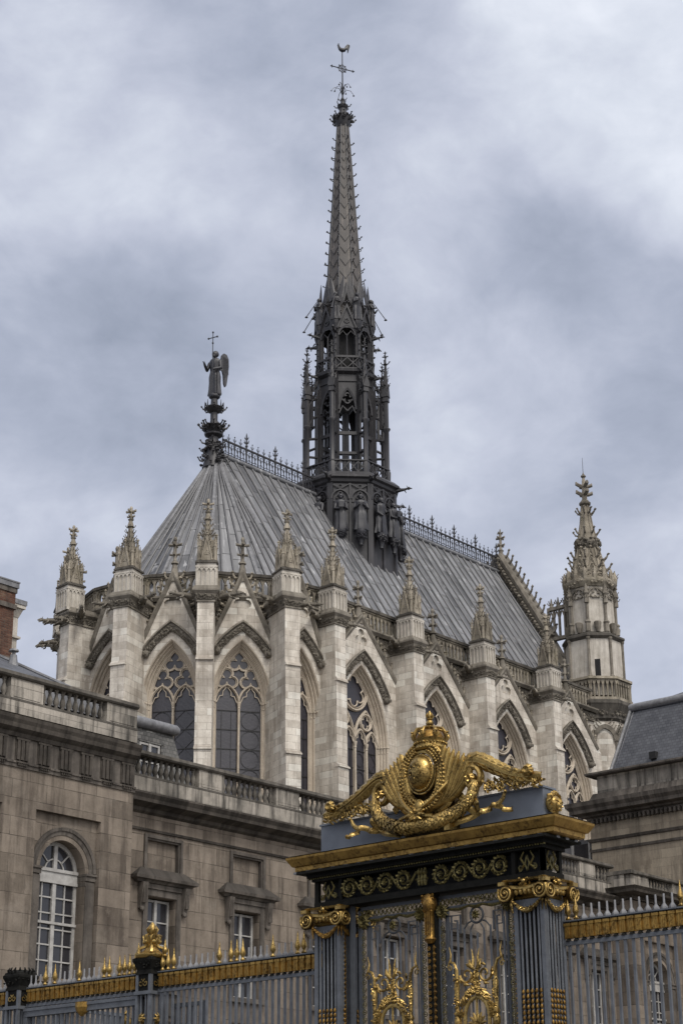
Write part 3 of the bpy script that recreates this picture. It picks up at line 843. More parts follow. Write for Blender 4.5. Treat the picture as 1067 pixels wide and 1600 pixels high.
for s in (-1, 1):
    p0, p1 = Vector((X0+.35, CY+s*3.6, 34.6)), Vector((X0+.35, CY, ap+.05))
    cp.sweep([p0, p1], [(-.1, -.42), (.12, -.50), (.28, -.42), (.28, .42), (.12, .5), (-.1, .42)] if s < 0 else [(.1, -.42), (-.12, -.50), (-.28, -.42), (-.28, .42), (-.12, .5), (.1, .42)], nrm=(1, 0, 0))
    dd = (p1-p0).normalized(); nn = Vector((0, s*dd.z, abs(dd.y)))
    for i in range(13):
        p = p0.lerp(p1, (i+.4)/13)
        for xo in (-.12,): ck.hook(p+Vector((xo, 0, 0))+nn*.28, nn, .42, up=(0, -s*.2, .8))
    for i in range(26):
        p = p0.lerp(p1, (i+.3)/26)-nn*.22
        ck.nub(p+Vector((-.5, 0, 0)), .15); ck.nub(p+Vector((-.42, 0, 0))-nn*.2, .10)
cp.build('gable_coping', M_CARVED, west); ck.build('crocket_row', M_CARVED, west)
fb = MB(TR(X0+.35, CY, ap-.1)); fb.lathe([(.28, 0), (.13, .5), (.2, .6), (.1, .7), (.08, 1.8), (.02, 2.1)], 8); four_leaf(fb, .95, .28); four_leaf(fb, 1.45, .30); four_leaf(fb, 1.8, .2)
fb.build('gable_finial', M_CARVED, west, smooth=50)
# short parapet from the gable foot to the turret
sb = MB(); y0, y1 = 57.4, 59.4
sb.box(X0+.2, X0+.5, y0, y1, 36.35, 36.55); sb.box(X0+.2, X0+.5, y0, y1, 34.4, 34.6)
for i in range(6):
    y = y0+(y1-y0)*i/5; sb.box(X0+.27, X0+.43, y-.05, y+.05, 34.6, 36.35)
    if i < 5: sb.tube([(X0+.35, y+.05, 35.9), (X0+.35, y+.2, 36.3), (X0+.35, y+.35, 35.9)], .06, 4)
for i in range(4):
    y = y0+(y1-y0)*(i+.5)/4
    sb.lathe([(.16, 36.5), (.08, 36.8), (.03, 37.15)], 6, cx=X0+.35, cy=y); leaf_ring(sb, .08, 36.75, 4, .2, X0+.35, y)
sb.build('short_parapet', M_CARVED, chapel)
# ------------------------------------------------------------------ stair turret at the west end
TX, TY = 90.2, 56.6
T_ = TR(TX, TY, 0)
O8 = pi/8
mb = MB(T_)
mb.lathe([(1.78, 0), (1.78, 29.0)], 8, rot=O8)
tur = mb.build('stair_turret', M_STONE, chapel)
mb = MB(T_)
mb.lathe([(1.72, 30.2), (1.72, 33.85)], 8, rot=O8)
mb.lathe([(1.42, 34.0), (1.42, 37.3)], 8, rot=O8)
mb.build('turret_drum', M_SMOOTH, tur)
d = MB(T_)
d.lathe([(1.78, 28.6), (1.95, 28.75), (1.95, 28.9), (2.22, 29.5), (2.28, 29.6), (2.28, 29.75), (2.1, 29.9)], 8, rot=O8)
d.build('gallery_cornice', M_SOOT, tur); d = MB(T_)
d.lathe([(1.74, 33.7), (1.92, 33.85), (1.92, 33.97), (1.6, 34.15), (1.5, 34.2)], 8, rot=O8)
d.build('string_course', M_SOOT, tur)
b = MB(T_)
b.lathe([(2.16, 29.85), (2.16, 30.0)], 8, rot=O8); b.lathe([(2.2, 31.1), (2.2, 31.25), (2.0, 31.3)], 8, rot=O8)
ap8 = 2.08*cos(O8)
for k in range(8):
    b.M = T_ @ RZ(pi/4*k) @ TR(0, -ap8+.06, 0)
    hw = ap8*tan(O8)
    for i in range(7):
        x = -hw+2*hw*i/6; b.box(x-.045, x+.045, -.06, .06, 30.0, 30.8); b.taper(x-.045, x+.045, -.06, .06, 30.75, x-.12, x+.12, -.06, .06, 31.02)
    b.box(-hw, hw, -.05, .05, 31.0, 31.12)
b.build('turret_balustrade', M_PINN, tur)
c = MB(T_)
for k in range(8):
    a = O8+pi/4*k
    for r, z0, z1, t_ in ((1.74, 31.2, 33.7, .09), (1.46, 34.1, 36.6, .10), (1.80, 20, 27.4, .12)):
        c.lathe([(t_*1.5, z0), (t_*1.6, z0+.18), (t_, z0+.26), (t_, z1-.1), (t_*1.5, z1), (t_*1.5, z1+.1)], 7, cx=r*cos(a), cy=r*sin(a))
    c.lathe([(.17, 34.2), (.14, 34.7), (.20, 34.8), (.14, 34.9)], 6, cx=1.5*cos(a), cy=1.5*sin(a))
    c.lathe([(.16, 36.0), (.13, 36.5), (.2, 36.6), (.03, 37.3)], 6, cx=1.52*cos(a), cy=1.52*sin(a))
    leaf_ring(c, .1, 36.8, 4, .14, 1.52*cos(a), 1.52*sin(a)); leaf_ring(c, .1, 36.35, 5, .16, 1.52*cos(a), 1.52*sin(a))
for k in range(8):
    M = T_ @ RZ(pi/4*k)
    c.M = M @ TR(0, -1.42*cos(O8), 0)
    c.sweep(p3(arch(.50, .55, 36.45, 8), -.05), [(-.06, -.06), (.06, -.06), (.06, .06), (-.06, .06)])
    c.sweep(p3(foil(3, .16, .16, 0, 36.62), -.05), [(-.03, -.04), (.03, -.04), (.03, .04), (-.03, .04)], closed=True)
    c.lathe([(.10, 34.15), (.2, 34.45), (.24, 34.75), (.2, 34.8)], 8, cx=0, cy=-.18)
    c.M = M @ TR(0, -1.78*cos(O8), 0)
    c.sweep(p3(arch(.60, .75, 27.5, 9), -.06), [(-.14, -.10), (.10, -.05), (.10, .08), (-.14, .08)])
    for s in (-1, 1):
        for q in range(5): c.hook((s*(.68-.11*q), -.12, 27.75+.17*q), (s, -.2, .4), .2)
    for i in range(26): c.nub((random.uniform(-.8, .8), -.22, random.uniform(28.95, 29.4)), .1)
c.M = T_
c.build('turret_arcading', M_CARVED, tur)
# pierced crown and crocketed stone spire
s_ = MB(T_)
s_.lathe([(1.44, 37.1), (1.62, 37.35), (1.66, 37.45), (1.66, 37.55), (1.5, 37.7)], 16)
s_.build('crown_ledge', M_PINN, tur, smooth=40)
s_ = MB(T_); fo = MB(T_)
for i in range(16):
    a = 2*pi*i/16; x, y = 1.55*cos(a), 1.55*sin(a)
    s_.lathe([(.13, 37.5), (.17, 37.8), (.1, 38.1), (.03, 38.3)], 6, cx=x, cy=y); leaf_ring(s_, .1, 37.95, 4, .16, x, y)
for i in range(170):
    a = random.uniform(0, 2*pi); z = random.uniform(37.15, 38.2); s_.nub(((1.58-.12*(z > 37.6))*cos(a), (1.58-.12*(z > 37.6))*sin(a), z), .10)
s_.lathe([(1.22, 37.6), (.76, 39.6), (.36, 41.6), (.17, 43.2), (.12, 44.5), (.05, 44.9)], 8, rot=O8)
for k in range(8):
    a = O8+pi/4*k
    s_.tube([(1.23*cos(a), 1.23*sin(a), 37.6), (.77*cos(a), .77*sin(a), 39.6), (.37*cos(a), .37*sin(a), 41.6), (.18*cos(a), .18*sin(a), 43.2)], .055, 4)
    for z, r, g in ((38.55, .98, .44), (39.25, .84, .42), (40.95, .48, .36), (42.35, .26, .36)): 
        fo.hook((r*cos(a), r*sin(a), z-.1), (cos(a), sin(a), .12), g)
    am = a+O8
    for q in range(3):
        z = 37.95+.6*q; r = 1.10-.15*q
        s_.tube([(r*cos(am-.26), r*sin(am-.26), z), (r*.97*cos(am), r*.97*sin(am), z+.62), (r*cos(am+.26), r*sin(am+.26), z)], .055, 4)
        s_.nub((r*.95*cos(am), r*.95*sin(am), z+.7), .12)
s_.build('turret_spire', M_PINN, tur); fo.build('turret_crockets', M_CARVED, tur)
f = MB(T_)
for i in range(230):
    a = random.uniform(0, 2*pi); ph = random.uniform(-pi/2, pi/2); r = .52+.27*cos(ph); f.nub((r*cos(a), r*sin(a), 40.2+.36*sin(ph)), .12)
f.lathe([(.4, 39.9), (.68, 40.0), (.76, 40.2), (.68, 40.45), (.3, 40.55)], 12)
f.build('foliage_band', M_CARVED, tur, smooth=30); f = MB(T_)
f.lathe([(.18, 42.75), (.36, 42.9), (.38, 43.0), (.26, 43.12), (.12, 43.2)], 10)
f.build('neck_ring', M_CARVED, tur, smooth=30)
for z in (43.6, 44.15):
    f = MB(T_)
    for k in range(4):
        a = pi/4+pi/2*k+.2
        f.tube([(0, 0, z-.05), (.25*cos(a), .25*sin(a), z), (.50*cos(a), .50*sin(a), z+.1), (.52*cos(a), .52*sin(a), z+.24)], [.11, .13, .12, .05], 5)
    f.build('leaf_cross', M_CARVED, tur, smooth=30)
f = MB(T_); f.lathe([(.05, 44.7), (.17, 44.8), (.15, 44.88), (.07, 44.95), (.02, 45.1)], 8)
f.build('finial', M_CARVED, tur, smooth=30)
f = MB(T_); f.tube([(0, 0, 45.0), (0, 0, 46.1)], [.02, .012], 5); f.build('lightning_rod', M_STATUE, tur)
dk = MB(T_)
dk.M = T_ @ RZ(radians(-157.5+90)) @ TR(0, -1.72*cos(O8)-.004, 0); dk.box(.05, .62, -.006, .05, 31.35, 32.4)
dk.M = T_ @ RZ(radians(-112.5+90)) @ TR(0, -1.78*cos(O8)-.004, 0)
dk.box(.02, .14, -.006, .05, 24.9, 28.3); dk.box(.0, .22, -.006, .05, 21.9, 22.9)
dk.build('slit_openings', M_DARK, tur)
lg = MB(T_ @ RZ(radians(-22))); 
for z in (28.5, 28.0): lg.tube([(1.7, 0, z), (3.0, 0, z+.1)], [.16, .10], 6)
lg.build('water_spouts', M_CARVED, tur)

# ------------------------------------------------------------------ the lead spire
SX, SY = 74.4, CY
P_ = TR(SX, SY, 0)
mb = MB(P_)
RB = 2.92
mb.lathe([(RB, 33.0), (RB, 40.15)], 8, rot=O8)
spire = mb.build('spire', M_LEADD, chapel)
m2 = MB(P_)
m2.lathe([(RB, 40.1), (RB+.12, 40.2), (RB+.16, 40.35), (RB+.30, 40.45), (RB+.30, 40.58), (RB+.0, 40.85), (2.6, 40.9)], 8, rot=O8)
for k in range(8):
    a = O8+pi/4*k
    m2.M = P_ @ RZ(a-pi/2) @ TR(0, RB, 0)
    m2.box(-.17, .17, -.12, .07, 33, 40.1)
    m2.M = P_ @ RZ(pi/4*k) @ TR(0, -RB*cos(O8), 0)
    m2.box(-.06, .06, -.09, .02, 33.5, 40.1)
    hw = RB*sin(O8)
    for xc in (-hw/2, hw/2):
        m2.sweep([(x+xc, -.07, z) for x, z in arch(hw/2-.07, .55, 39.15, 6)], [(-.04, -.06), (.04, -.06), (.04, .05), (-.04, .05)])
        m2.sweep([(x+xc, -.06, z) for x, z in foil(3, .13, .12, 0, 39.32)], [(-.025, -.04), (.025, -.04), (.025, .04), (-.025, .04)], closed=True)
        m2.tube([(xc-hw/2+.06, -.06, 40.05), (xc, -.08, 39.75), (xc+hw/2-.06, -.06, 40.05)], .035, 4)
        m2.sweep([(x+xc, -.06, z) for x, z in circ(0, 39.93, .1, 8)], [(-.02, -.03), (.02, -.03), (.02, .03), (-.02, .03)], closed=True)
    m2.box(-hw, hw, -.06, .0, 38.98, 39.04)
m2.build('base_tracery', M_LEADD, spire)
# balcony parapet
m3 = MB(P_)
RPp = 2.62
m3.lathe([(RPp, 41.60), (RPp+.06, 41.63), (RPp+.06, 41.70), (RPp-.06, 41.74), (RPp-.12, 41.6)], 8, rot=O8, caps=False)
for k in range(8):
    m3.M = P_ @ RZ(pi/4*k) @ TR(0, -RPp*cos(O8), 0); hw = RPp*sin(O8)
    n = 4; dd = 2*hw/n
    m3.box(-hw, hw, -.03, .05, 40.88, 40.96)
    for i in range(n+1): m3.box(-hw+i*dd-.025, -hw+i*dd+.025, -.02, .04, 40.9, 41.62)
    for i in range(n):
        x = -hw+i*dd
        for s in (0, 1): m3.tube([(x+dd*s, 0, 40.95), (x+dd*(1-s), 0, 41.6)], .032, 4)
        m3.tube([(x+dd*.5, 0, 41.2), (x+dd*.5, 0, 41.6)], .02, 4)
m3.build('balcony_parapet', M_LEADD, spire)
def gar(mb, M, L=1.3, s=1.0):
    mb.M = M
    mb.tube([(0, 0, 0), (L*.4, 0, .05), (L*.8, 0, .06), (L, 0, .1)], [.13*s, .12*s, .08*s, .06*s], 6)
    mb.ball((L+.06, 0, .1), .10*s, 6, 5)
    mb.tube([(L+.1, 0, .1), (L+.26*s, 0, .06)], [.06*s, .03*s], 5)
    for q in (-1, 1):
        mb.tube([(L*.75, q*.06, .03), (L*.85, q*.13*s, -.12*s)], [.05*s, .02], 4)
        mb.tube([(L+.02, q*.04, .15), (L-.04, q*.1, .26*s)], [.03, .01], 4)
        mb.tube([(L*.5, q*.07, .12), (L*.25, q*.15*s, .26*s), (0, q*.1, .2)], [.03, .05, .02], 4)
g = MB(); gar(g, Matrix.Identity(4), .8, 1.0); gsrc = g.build('gargoyle', M_LEADD, smooth=50)
for k in range(8): place(gsrc, P_ @ RZ(O8+pi/4*k) @ TR(2.9, 0, 40.3), spire)
drop(gsrc)

# outer shafts with pinnacles, tied to the lantern by struts and flying arches
def outer_shaft():
    mb = MB()
    mb.lathe([(.20, 40.85), (.22, 41.5), (.15, 41.65), (.155, 44.1), (.24, 44.2), (.24, 44.28), (.15, 44.36), (.14, 46.3)], 6)
    mb.taper(-.17, .17, -.17, .17, 46.0, -.13, .13, -.13, .13, 46.9)
    for k in range(4):
        mb.M = RZ(pi/2*k)
        mb.poly([(-.2, 46.3), (.2, 46.3), (0, 47.0)], -.2, -.14)
        mb.nub((0, -.2, 47.05), .07)
    mb.M = Matrix.Identity(4)
    mb.lathe([(.17, 46.8), (.05, 48.7), (.03, 49.3)], 6)
    for z in (47.0, 47.25, 47.5, 47.75, 48.0, 48.25): leaf_ring(mb, .17-.12*(z-46.8)/1.9, z-.1, 4, .12, rot=z*3)
    mb.lathe([(.06, 48.35), (.15, 48.45), (.05, 48.55)], 6); leaf_ring(mb, .06, 48.45, 4, .2)
    four_leaf(mb, 48.95, .16); four_leaf(mb, 49.2, .1)
    # companion pinnacle, lower, on the inner side
    mb.lathe([(.11, 44.3), (.10, 46.0), (.02, 47.6)], 5, cx=-.30)
    for z in (46.1, 46.4, 46.7, 47.0, 47.3): leaf_ring(mb, .07, z-.1, 4, .12, -.3, 0, rot=z)
    return mb.build('outer_shaft', M_LEADD, smooth=40)
src = outer_shaft()
for k in range(8): place(src, P_ @ RZ(O8+pi/4*k) @ TR(2.5, 0, 0), spire)
drop(src)
lt = MB(P_)
RI = 1.63
for k in range(8):
    a = O8+pi/4*k
    lt.M = P_ @ RZ(a)
    lt.box(RI-.14, RI+.14, -.125, .125, 40.85, 47.7)
    lt.box(RI+.15, RI+.25, -.07, .07, 40.85, 46.8)
lt.M = P_
for k in range(8):
    lt.M = P_ @ RZ(pi/4*k) @ TR(0, -RI*cos(O8), 0); hw = RI*sin(O8)
    # arch head with quatrefoil above paired openings
    A = arch(hw-.13, 1.35, 45.2, 8)
    for s in (-1, 1):
        lt.poly([(s*x, z) for x, z in [(-hw-.05, 45.2)]+A[:9]+[(0, 47.6), (-hw-.05, 47.6)]], -.06, .08)
    lt.sweep(p3(A, -.08), [(-.05, -.05), (.06, -.02), (.06, .1), (-.05, .1)])
    lt.sweep(p3(foil(4, .18, .15, 0, 45.95), 0), [(-.04, -.05), (.04, -.05), (.04, .05), (-.04, .05)], closed=True)
    for s in (-1, 1): lt.tube([(s*(hw-.13), 0, 45.0), (s*.28, 0, 45.45), (0, 0, 45.15)], .055, 4)
    lt.box(-hw, hw, -.07, .07, 43.62, 43.82); lt.box(-hw, hw, -.06, .06, 42.4, 42.56)
    lt.box(-hw, hw, -.12, .1, 47.0, 47.1)
lt.M = P_
lt.build('lower_lantern', M_LEADD, spire)
cp_ = MB(P_); cp_.lathe([(.22, 40.5), (.2, 47.7)], 6); cp_.lathe([(.25, 45.6), (.7, 46.2), (1.2, 46.7), (1.4, 47.3)], 8, rot=O8)
cp_.build('central_post', M_LEADD, spire)
for k in range(8):
    st = MB(P_ @ RZ(O8+pi/4*k))
    st.tube([(RI, 0, 43.72), (2.5, 0, 43.5)], .085, 6); st.tube([(RI, 0, 42.48), (2.5, 0, 42.4)], .08, 6)
    st.tube([(2.46, 0, 43.9), (2.36, 0, 44.5), (2.1, 0, 44.95), (RI, 0, 45.2)], .085, 6)
    st.tube([(2.46, 0, 45.3), (2.36, 0, 45.75), (2.1, 0, 46.1), (RI+.05, 0, 46.35)], .085, 6)
    st.tube([(2.4, 0, 46.1), (2.2, 0, 46.6), (1.9, 0, 47.1), (1.72, 0, 47.7)], .08, 6)
    st.tube([(2.12, 0, 44.95), (2.12, 0, 46.05)], .035, 4); st.tube([(1.9, 0, 45.15), (1.9, 0, 46.2)], .03, 4)
    st.tube([(2.5, 0, 46.15), (RI, 0, 46.45)], .045, 4)
    for x, z in ((2.2, 46.65), (2.0, 47.0), (1.85, 47.35)): st.nub((x, 0, z+.05), .10)
    st.build('flying_strut', M_LEADD, spire, smooth=50)
# gallery between the storeys
ga = MB(P_)
ga.lathe([(1.7, 47.45), (1.92, 47.6), (1.95, 47.75), (1.7, 47.8)], 8, rot=O8)
for k in range(8):
    ga.M = P_ @ RZ(pi/4*k) @ TR(0, -1.82*cos(O8), 0); hw = 1.82*sin(O8)
    ga.box(-hw, hw, -.04, .05, 48.5, 48.62); ga.box(-hw, hw, -.03, .04, 47.8, 47.86)
    for s in (-1, 1):
        ga.tube([(s*hw*.95, 0, 47.85), (0, 0, 48.5)], .04, 4); ga.tube([(s*hw*.95, 0, 48.5), (0, 0, 47.85)], .035, 4)
        ga.tube([(s*hw*.5, 0, 47.85), (s*hw*.5, 0, 48.5)], .022, 4)
ga.M = P_
ga.build('upper_gallery', M_LEADD, spire)
g = MB(); gar(g, Matrix.Identity(4), .55, .92); gsrc = g.build('gargoyle', M_LEADD, smooth=50)
for k in range(8):
    for r_, z_ in ((1.75, 47.55), (1.7, 50.2)): place(gsrc, P_ @ RZ(O8+pi/4*k) @ TR(r_, 0, z_), spire)
drop(gsrc)
# upper lantern
ul = MB(P_); ul.lathe([(1.15, 47.6), (1.15, 51.5)], 8, rot=O8); ul.build('lantern_core', M_DARK, spire); ul = MB(P_)
RU = 1.66
for k in range(8):
    a = O8+pi/4*k
    ul.M = P_ @ RZ(a)
    ul.box(RU-.2, RU+.05, -.16, .16, 47.6, 51.3)
    ul.tube([(RU+.08, 0, 47.8), (RU+.08, 0, 50.6)], .06, 5)
    ul.tube([(RU+.02, -.12, 48.4), (RU+.02, -.12, 50.0)], .035, 4); ul.tube([(RU+.02, .12, 48.4), (RU+.02, .12, 50.0)], .035, 4)
    ul.lathe([(.08, 50.3), (.22, 50.75), (.26, 50.95), (.2, 51.0)], 7, cx=RU+.02)
    for z in (49.0, 49.4, 49.8): ul.nub((RU+.17, 0, z), .08)
    ul.M = P_ @ RZ(pi/4*k) @ TR(0, -RU*cos(O8), 0); hw = RU*sin(O8)
    A = arch(hw-.15, .62, 50.0, 7)
    for s in (-1, 1): ul.poly([(s*x, z) for x, z in [(-hw-.03, 50.0)]+A[:8]+[(0, 51.2), (-hw-.03, 51.2)]], -.02, .12)
    ul.sweep(p3(A, -.05), [(-.05, -.05), (.05, -.03), (.05, .1), (-.05, .1)])
    ul.tube([(0, 0, 48.6), (0, 0, 50.1)], .045, 5)
    for s in (-1, 1): ul.tube([(s*(hw-.15), 0, 50.0), (s*(hw/2-.08), 0, 50.32), (0, 0, 50.0)], .03, 4)
    ul.box(-hw, hw, -.06, .06, 48.6, 48.7)
    # crocketed gablet
    ul.sweep([(-hw+.05, -.10, 50.4), (0, -.14, 51.95), (hw-.05, -.10, 50.4)], [(-.05, -.06), (.05, -.06), (.05, .06), (-.05, .06)])
    ul.poly([(-hw+.1, 50.5), (hw-.1, 50.5), (0, 51.8)], -.08, .0)
    ul.sweep(p3(foil(4, .07, .08, 0, 50.95), -.1), [(-.025, -.03), (.025, -.03), (.025, .03), (-.025, .03)], closed=True)
    for q in range(4):
        f_ = (q+.5)/4
        for s in (-1, 1): ul.hook((s*(hw-.05)*(1-f_), -.12, 50.45+1.5*f_), (s, -.2, .3), .17)
    four_leaf(ul, 52.15, .17, 0, -.14)
ul.M = P_
ul.build('upper_lantern', M_LEADD, spire)
# the cone
ur = lambda z: 1.28+(.36-1.28)*(z-51.0)/(65.4-51.0)
co = MB(P_)
co.lathe([(ur(51.0), 51.0), (ur(65.4), 65.4)], 8, rot=O8)
cone = co.build('fleche', M_CONE, spire)
rb = MB(P_)
for k in range(8):
    a = O8+pi/4*k
    rb.M = P_
    rb.tube([(ur(z)*cos(a), ur(z)*sin(a), z) for z in (51.0, 65.4)], .06, 5)
    rb.M = P_ @ RZ(pi/4*k)
    z = 52.2
    while z < 65:
        r = ur(z)*cos(O8); hw = ur(z)*sin(O8); st_ = .35+.62*(ur(z)/1.2)
        r2 = ur(z+st_*.62)*cos(O8); hw2 = ur(z+st_*.62)*sin(O8)
        rb.tube([(-hw2*.93, -r2-.01, z+st_*.62), (0, -r-.03, z), (hw2*.93, -r2-.01, z+st_*.62)], .026, 4)
        z += st_
rb.M = P_
rb.build('fleche_ribs', M_LEADD, cone)
ck = MB(P_)
for k in range(8):
    a = O8+pi/4*k; z = 54.2
    while z < 64.6:
        r = ur(z); d_ = (cos(a), sin(a), 0)
        zo = z+(.3 if k % 2 else 0)
        ck.tube([(r*cos(a), r*sin(a), zo), ((r+.17)*cos(a), (r+.17)*sin(a), zo+.02), ((r+.24)*cos(a), (r+.24)*sin(a), zo+.10)], [.035, .03, .03], 4)
        ck.nub(((r+.25)*cos(a), (r+.25)*sin(a), zo+.11), .06)
        z += .75
ck.build('crocket_row', M_LEADD, cone)
# crown, cup, cross and cock
cr_ = MB(P_)
cr_.lathe([(.36, 65.3), (.45, 65.5), (.56, 65.9), (.58, 66.1), (.3, 66.2), (.24, 66.3), (.24, 66.7), (.33, 66.8), (.36, 66.95), (.14, 67.1), (.10, 67.3), (.14, 67.4), (.05, 67.6)], 10)
for i in range(8):
    a = pi/4*i
    for z, r, g in ((65.75, .5, .30), (66.05, .48, .26)): cr_.hook((r*cos(a), r*sin(a), z), (cos(a), sin(a), -.1), g)
    for q in range(3): cr_.nub((.6*cos(a+.2*q), .6*sin(a+.2*q), 65.8+.12*q), .12)
leaf_ring(cr_, .33, 66.85, 6, .2); leaf_ring(cr_, .12, 67.35, 5, .16)
cr_.build('leaf_crown', M_LEADD, spire, smooth=40)
vc = [Vector((sin(HEAD), -cos(HEAD), 0)), Vector((cos(HEAD), sin(HEAD), 0))]
ca = radians(-25)                      # the cross stands square to the nave
rtv = Vector((cos(ca), sin(ca), 0))
cx_ = MB(P_)
cx_.tube([(0, 0, 67.4), (0, 0, 71.0)], [.055, .03], 6)
for z in (67.9, 68.3): cx_.ball((0, 0, z), .09, 6, 4)
def V3(u, z): return (rtv.x*u, rtv.y*u, z)
cx_.tube([V3(-.72, 69.75), V3(.72, 69.75)], .035, 5)
for s in (-1, 1):
    cx_.tube([V3(s*.72, 69.65), V3(s*.72, 69.85)], .03, 4); cx_.nub(V3(s*.8, 69.75), .06)
for k in range(4):
    a = pi/4+pi/2*k
    cx_.tube([V3(.1*cos(a), 69.75+.1*sin(a)), V3(.33*cos(a), 69.75+.33*sin(a))], .028, 4)
    cx_.tube([V3(.2*cos(a+.5), 69.75+.2*sin(a+.5)), V3(.34*cos(a), 69.75+.34*sin(a)), V3(.2*cos(a-.5), 69.75+.2*sin(a-.5))], .025, 4)
    cx_.tube([V3(.33*cos(a+.78), 69.75+.33*sin(a+.78)), V3(.25*cos(a), 69.75+.25*sin(a)), V3(.33*cos(a-.78), 69.75+.33*sin(a-.78))], .02, 4)
for k in range(8):
    a = pi/4*k+.3; L = .42 if k % 2 else .30; zt = 68.2 if k % 2 else 68.5
    c_, s__ = cos(a), sin(a)
    cx_.tube([(0, 0, 67.7), (L*.5*c_, L*.5*s__, zt), (L*1.3*c_, L*1.3*s__, zt), (L*1.75*c_, L*1.75*s__, zt-.22)], [.03, .022, .018, .014], 4)
    cx_.nub((L*1.8*c_, L*1.8*s__, zt-.3), .07)
cx_.build('iron_cross', M_STATUE, spire)
ck_ = MB(P_)
ra = Vector((sin(HEAD), -cos(HEAD), 0))
def K3(u, z): return (ra.x*u, ra.y*u, z)
ck_.tube([K3(-.20, 71.32), K3(-.12, 71.22), K3(.0, 71.15), K3(.14, 71.17), K3(.24, 71.26)], [.07, .12, .15, .13, .07], 8)
ck_.tube([K3(-.14, 71.25), K3(-.22, 71.42), K3(-.24, 71.55)], [.11, .075, .065], 6); ck_.tube([K3(-.24, 71.54), K3(-.34, 71.50)], [.03, .008], 4)
for q in range(3): ck_.nub(K3(-.20-.04*q+.0, 71.64-.01*q), .035)
for q in range(6):
    b0 = .1*q
    ck_.tube([K3(.18, 71.2), K3(.24, 71.42-b0*.2), K3(.36, 71.56-b0*.8), K3(.46-.02*q, 71.50-b0*1.0), K3(.48-.03*q, 71.36-b0*.9)], [.06, .055, .05, .04, .012], 5)
ck_.tube([K3(0, 71.1), K3(0, 70.9)], .025, 4)
ck_.build('weathercock', M_STATUE, spire, smooth=50)

# ------------------------------------------------------------------ robed figures
def robe(mb, H, lean=0.0, wide=1.0, seed=0):
    rnd = random.Random(seed); ph = [rnd.uniform(0, 6) for _ in range(3)]
    fold = lambda a, k: (.17*sin(7*a+ph[0]+k*2.5)+.10*sin(12*a+ph[1]-k*3))*(1-k)**.6*(1 if k < .8 else 0)
    h = H
    prof = [(.165, 0), (.17, .03), (.15, .15), (.138, .30), (.142, .42), (.125, .50), (.112, .56), (.125, .64), (.142, .72), (.150, .78), (.118, .82), (.045, .855), (.042, .88)]
    mb.lathe([(r*h*wide, z*h) for r, z in prof], 28, sx=1.05, sy=.72, fold=fold)
    mb.ball((0, -.01*h, .935*h), .062*h, 10, 8, rz=.075*h, ry=.068*h)
    mb.ball((0, .015*h, .95*h), .072*h, 9, 7, rz=.075*h)                  # hair
    mb.tube([(0, -.07*h, .94*h), (0, -.088*h, .925*h)], [.012*h, .014*h], 4)      # nose
    mb.ball((0, -.045*h, .893*h), .038*h, 6, 5, rz=.045*h)                # beard / chin
def arm(mb, pts, r0, r1):
    n = len(pts); mb.tube(pts, [r0+(r1-r0)*i/(n-1) for i in range(n)], 7)
    p = Vector(pts[-1]); mb.ball(p, r1*1.15, 6, 5)
    for q in range(3):
        d = Vector((random.uniform(-.4, .4), -.5, random.uniform(.2, 1))).normalized(); mb.tube([p, p+d*r1*2.2], [r1*.4, r1*.25], 4)
ap_lbl = {}
names = ['robed spire statue holding a book, beside the sloping roof edge',
         'robed spire statue with both hands raised to its chest',
         'robed spire statue just right of the tall middle pilaster',
         'robed spire statue between the pilaster figure and the outermost one',
         'outermost robed spire statue, in profile above the western roof slope']
hw = RB*sin(O8); k_ = 0
# faces whose outward azimuth looks to the street: 180, -135 (=225) and -90
spots = []
for az in (225, 270):
    for xo in (-hw/2, hw/2): spots.append((az, xo))
spots.append((315, -hw/2)); spots.append((315, hw/2)); spots.append((180, hw/2))
for i, (az, xo) in enumerate(spots):
    M = P_ @ RZ(radians(az+90)) @ TR(xo, -RB*cos(O8)-.34, 37.15)
    loc = M.translation
    if i < 5: lb = names[i]
    else: lb = ['robed spire statue half hidden beyond the outer corner pilaster', 'robed spire statue low behind the ridge cresting'][i-5]
    rt_ = root('robed_statue', tuple(loc), lb, 'statue', 'robed statues round the foot of the spire')
    b = MB(M @ Matrix.Diagonal((.92, .92, .92, 1))); robe(b, 2.35, seed=i*3+1, wide=1.0+.05*(i % 2))
    if i % 3 == 0:
        arm(b, [(-.3, 0, 1.78), (-.38, -.12, 1.35), (-.08, -.32, 1.30)], .11, .06); arm(b, [(.3, 0, 1.78), (.36, -.1, 1.35), (.12, -.34, 1.42)], .11, .06)
    elif i % 3 == 1:
        arm(b, [(-.3, 0, 1.78), (-.42, -.1, 1.4), (-.1, -.3, 1.62)], .11, .06); arm(b, [(.3, 0, 1.78), (.42, -.1, 1.4), (.15, -.3, 1.6)], .11, .06)
    else:
        arm(b, [(-.3, 0, 1.78), (-.40, -.06, 1.3), (-.2, -.3, 1.1)], .12, .06); arm(b, [(.3, 0, 1.78), (.42, -.08, 1.45), (.34, -.3, 1.5)], .11, .06)
    b.build('body', M_STATUE, rt_, smooth=60)
    e = MB(M)
    if i % 3 == 0: e.box(-.13, .13, -.42, -.36, 1.25, 1.6); e.build('book', M_STATUE, rt_)
    elif i % 3 == 2: e.tube([(.36, -.34, .1), (.34, -.34, 2.2)], .025, 5); e.build('staff', M_STATUE, rt_)
    c = MB(M)
    c.lathe([(.03, -.95), (.12, -.85), (.10, -.78), (.20, -.46), (.26, -.24), (.33, -.14), (.33, -.02)], 10)
    for q in range(30):
        a = random.uniform(pi, 2*pi); c.nub((.3*cos(a), .3*sin(a), random.uniform(-.5, -.15)), .08)
    c.build('console', M_STATUE, rt_, smooth=40)
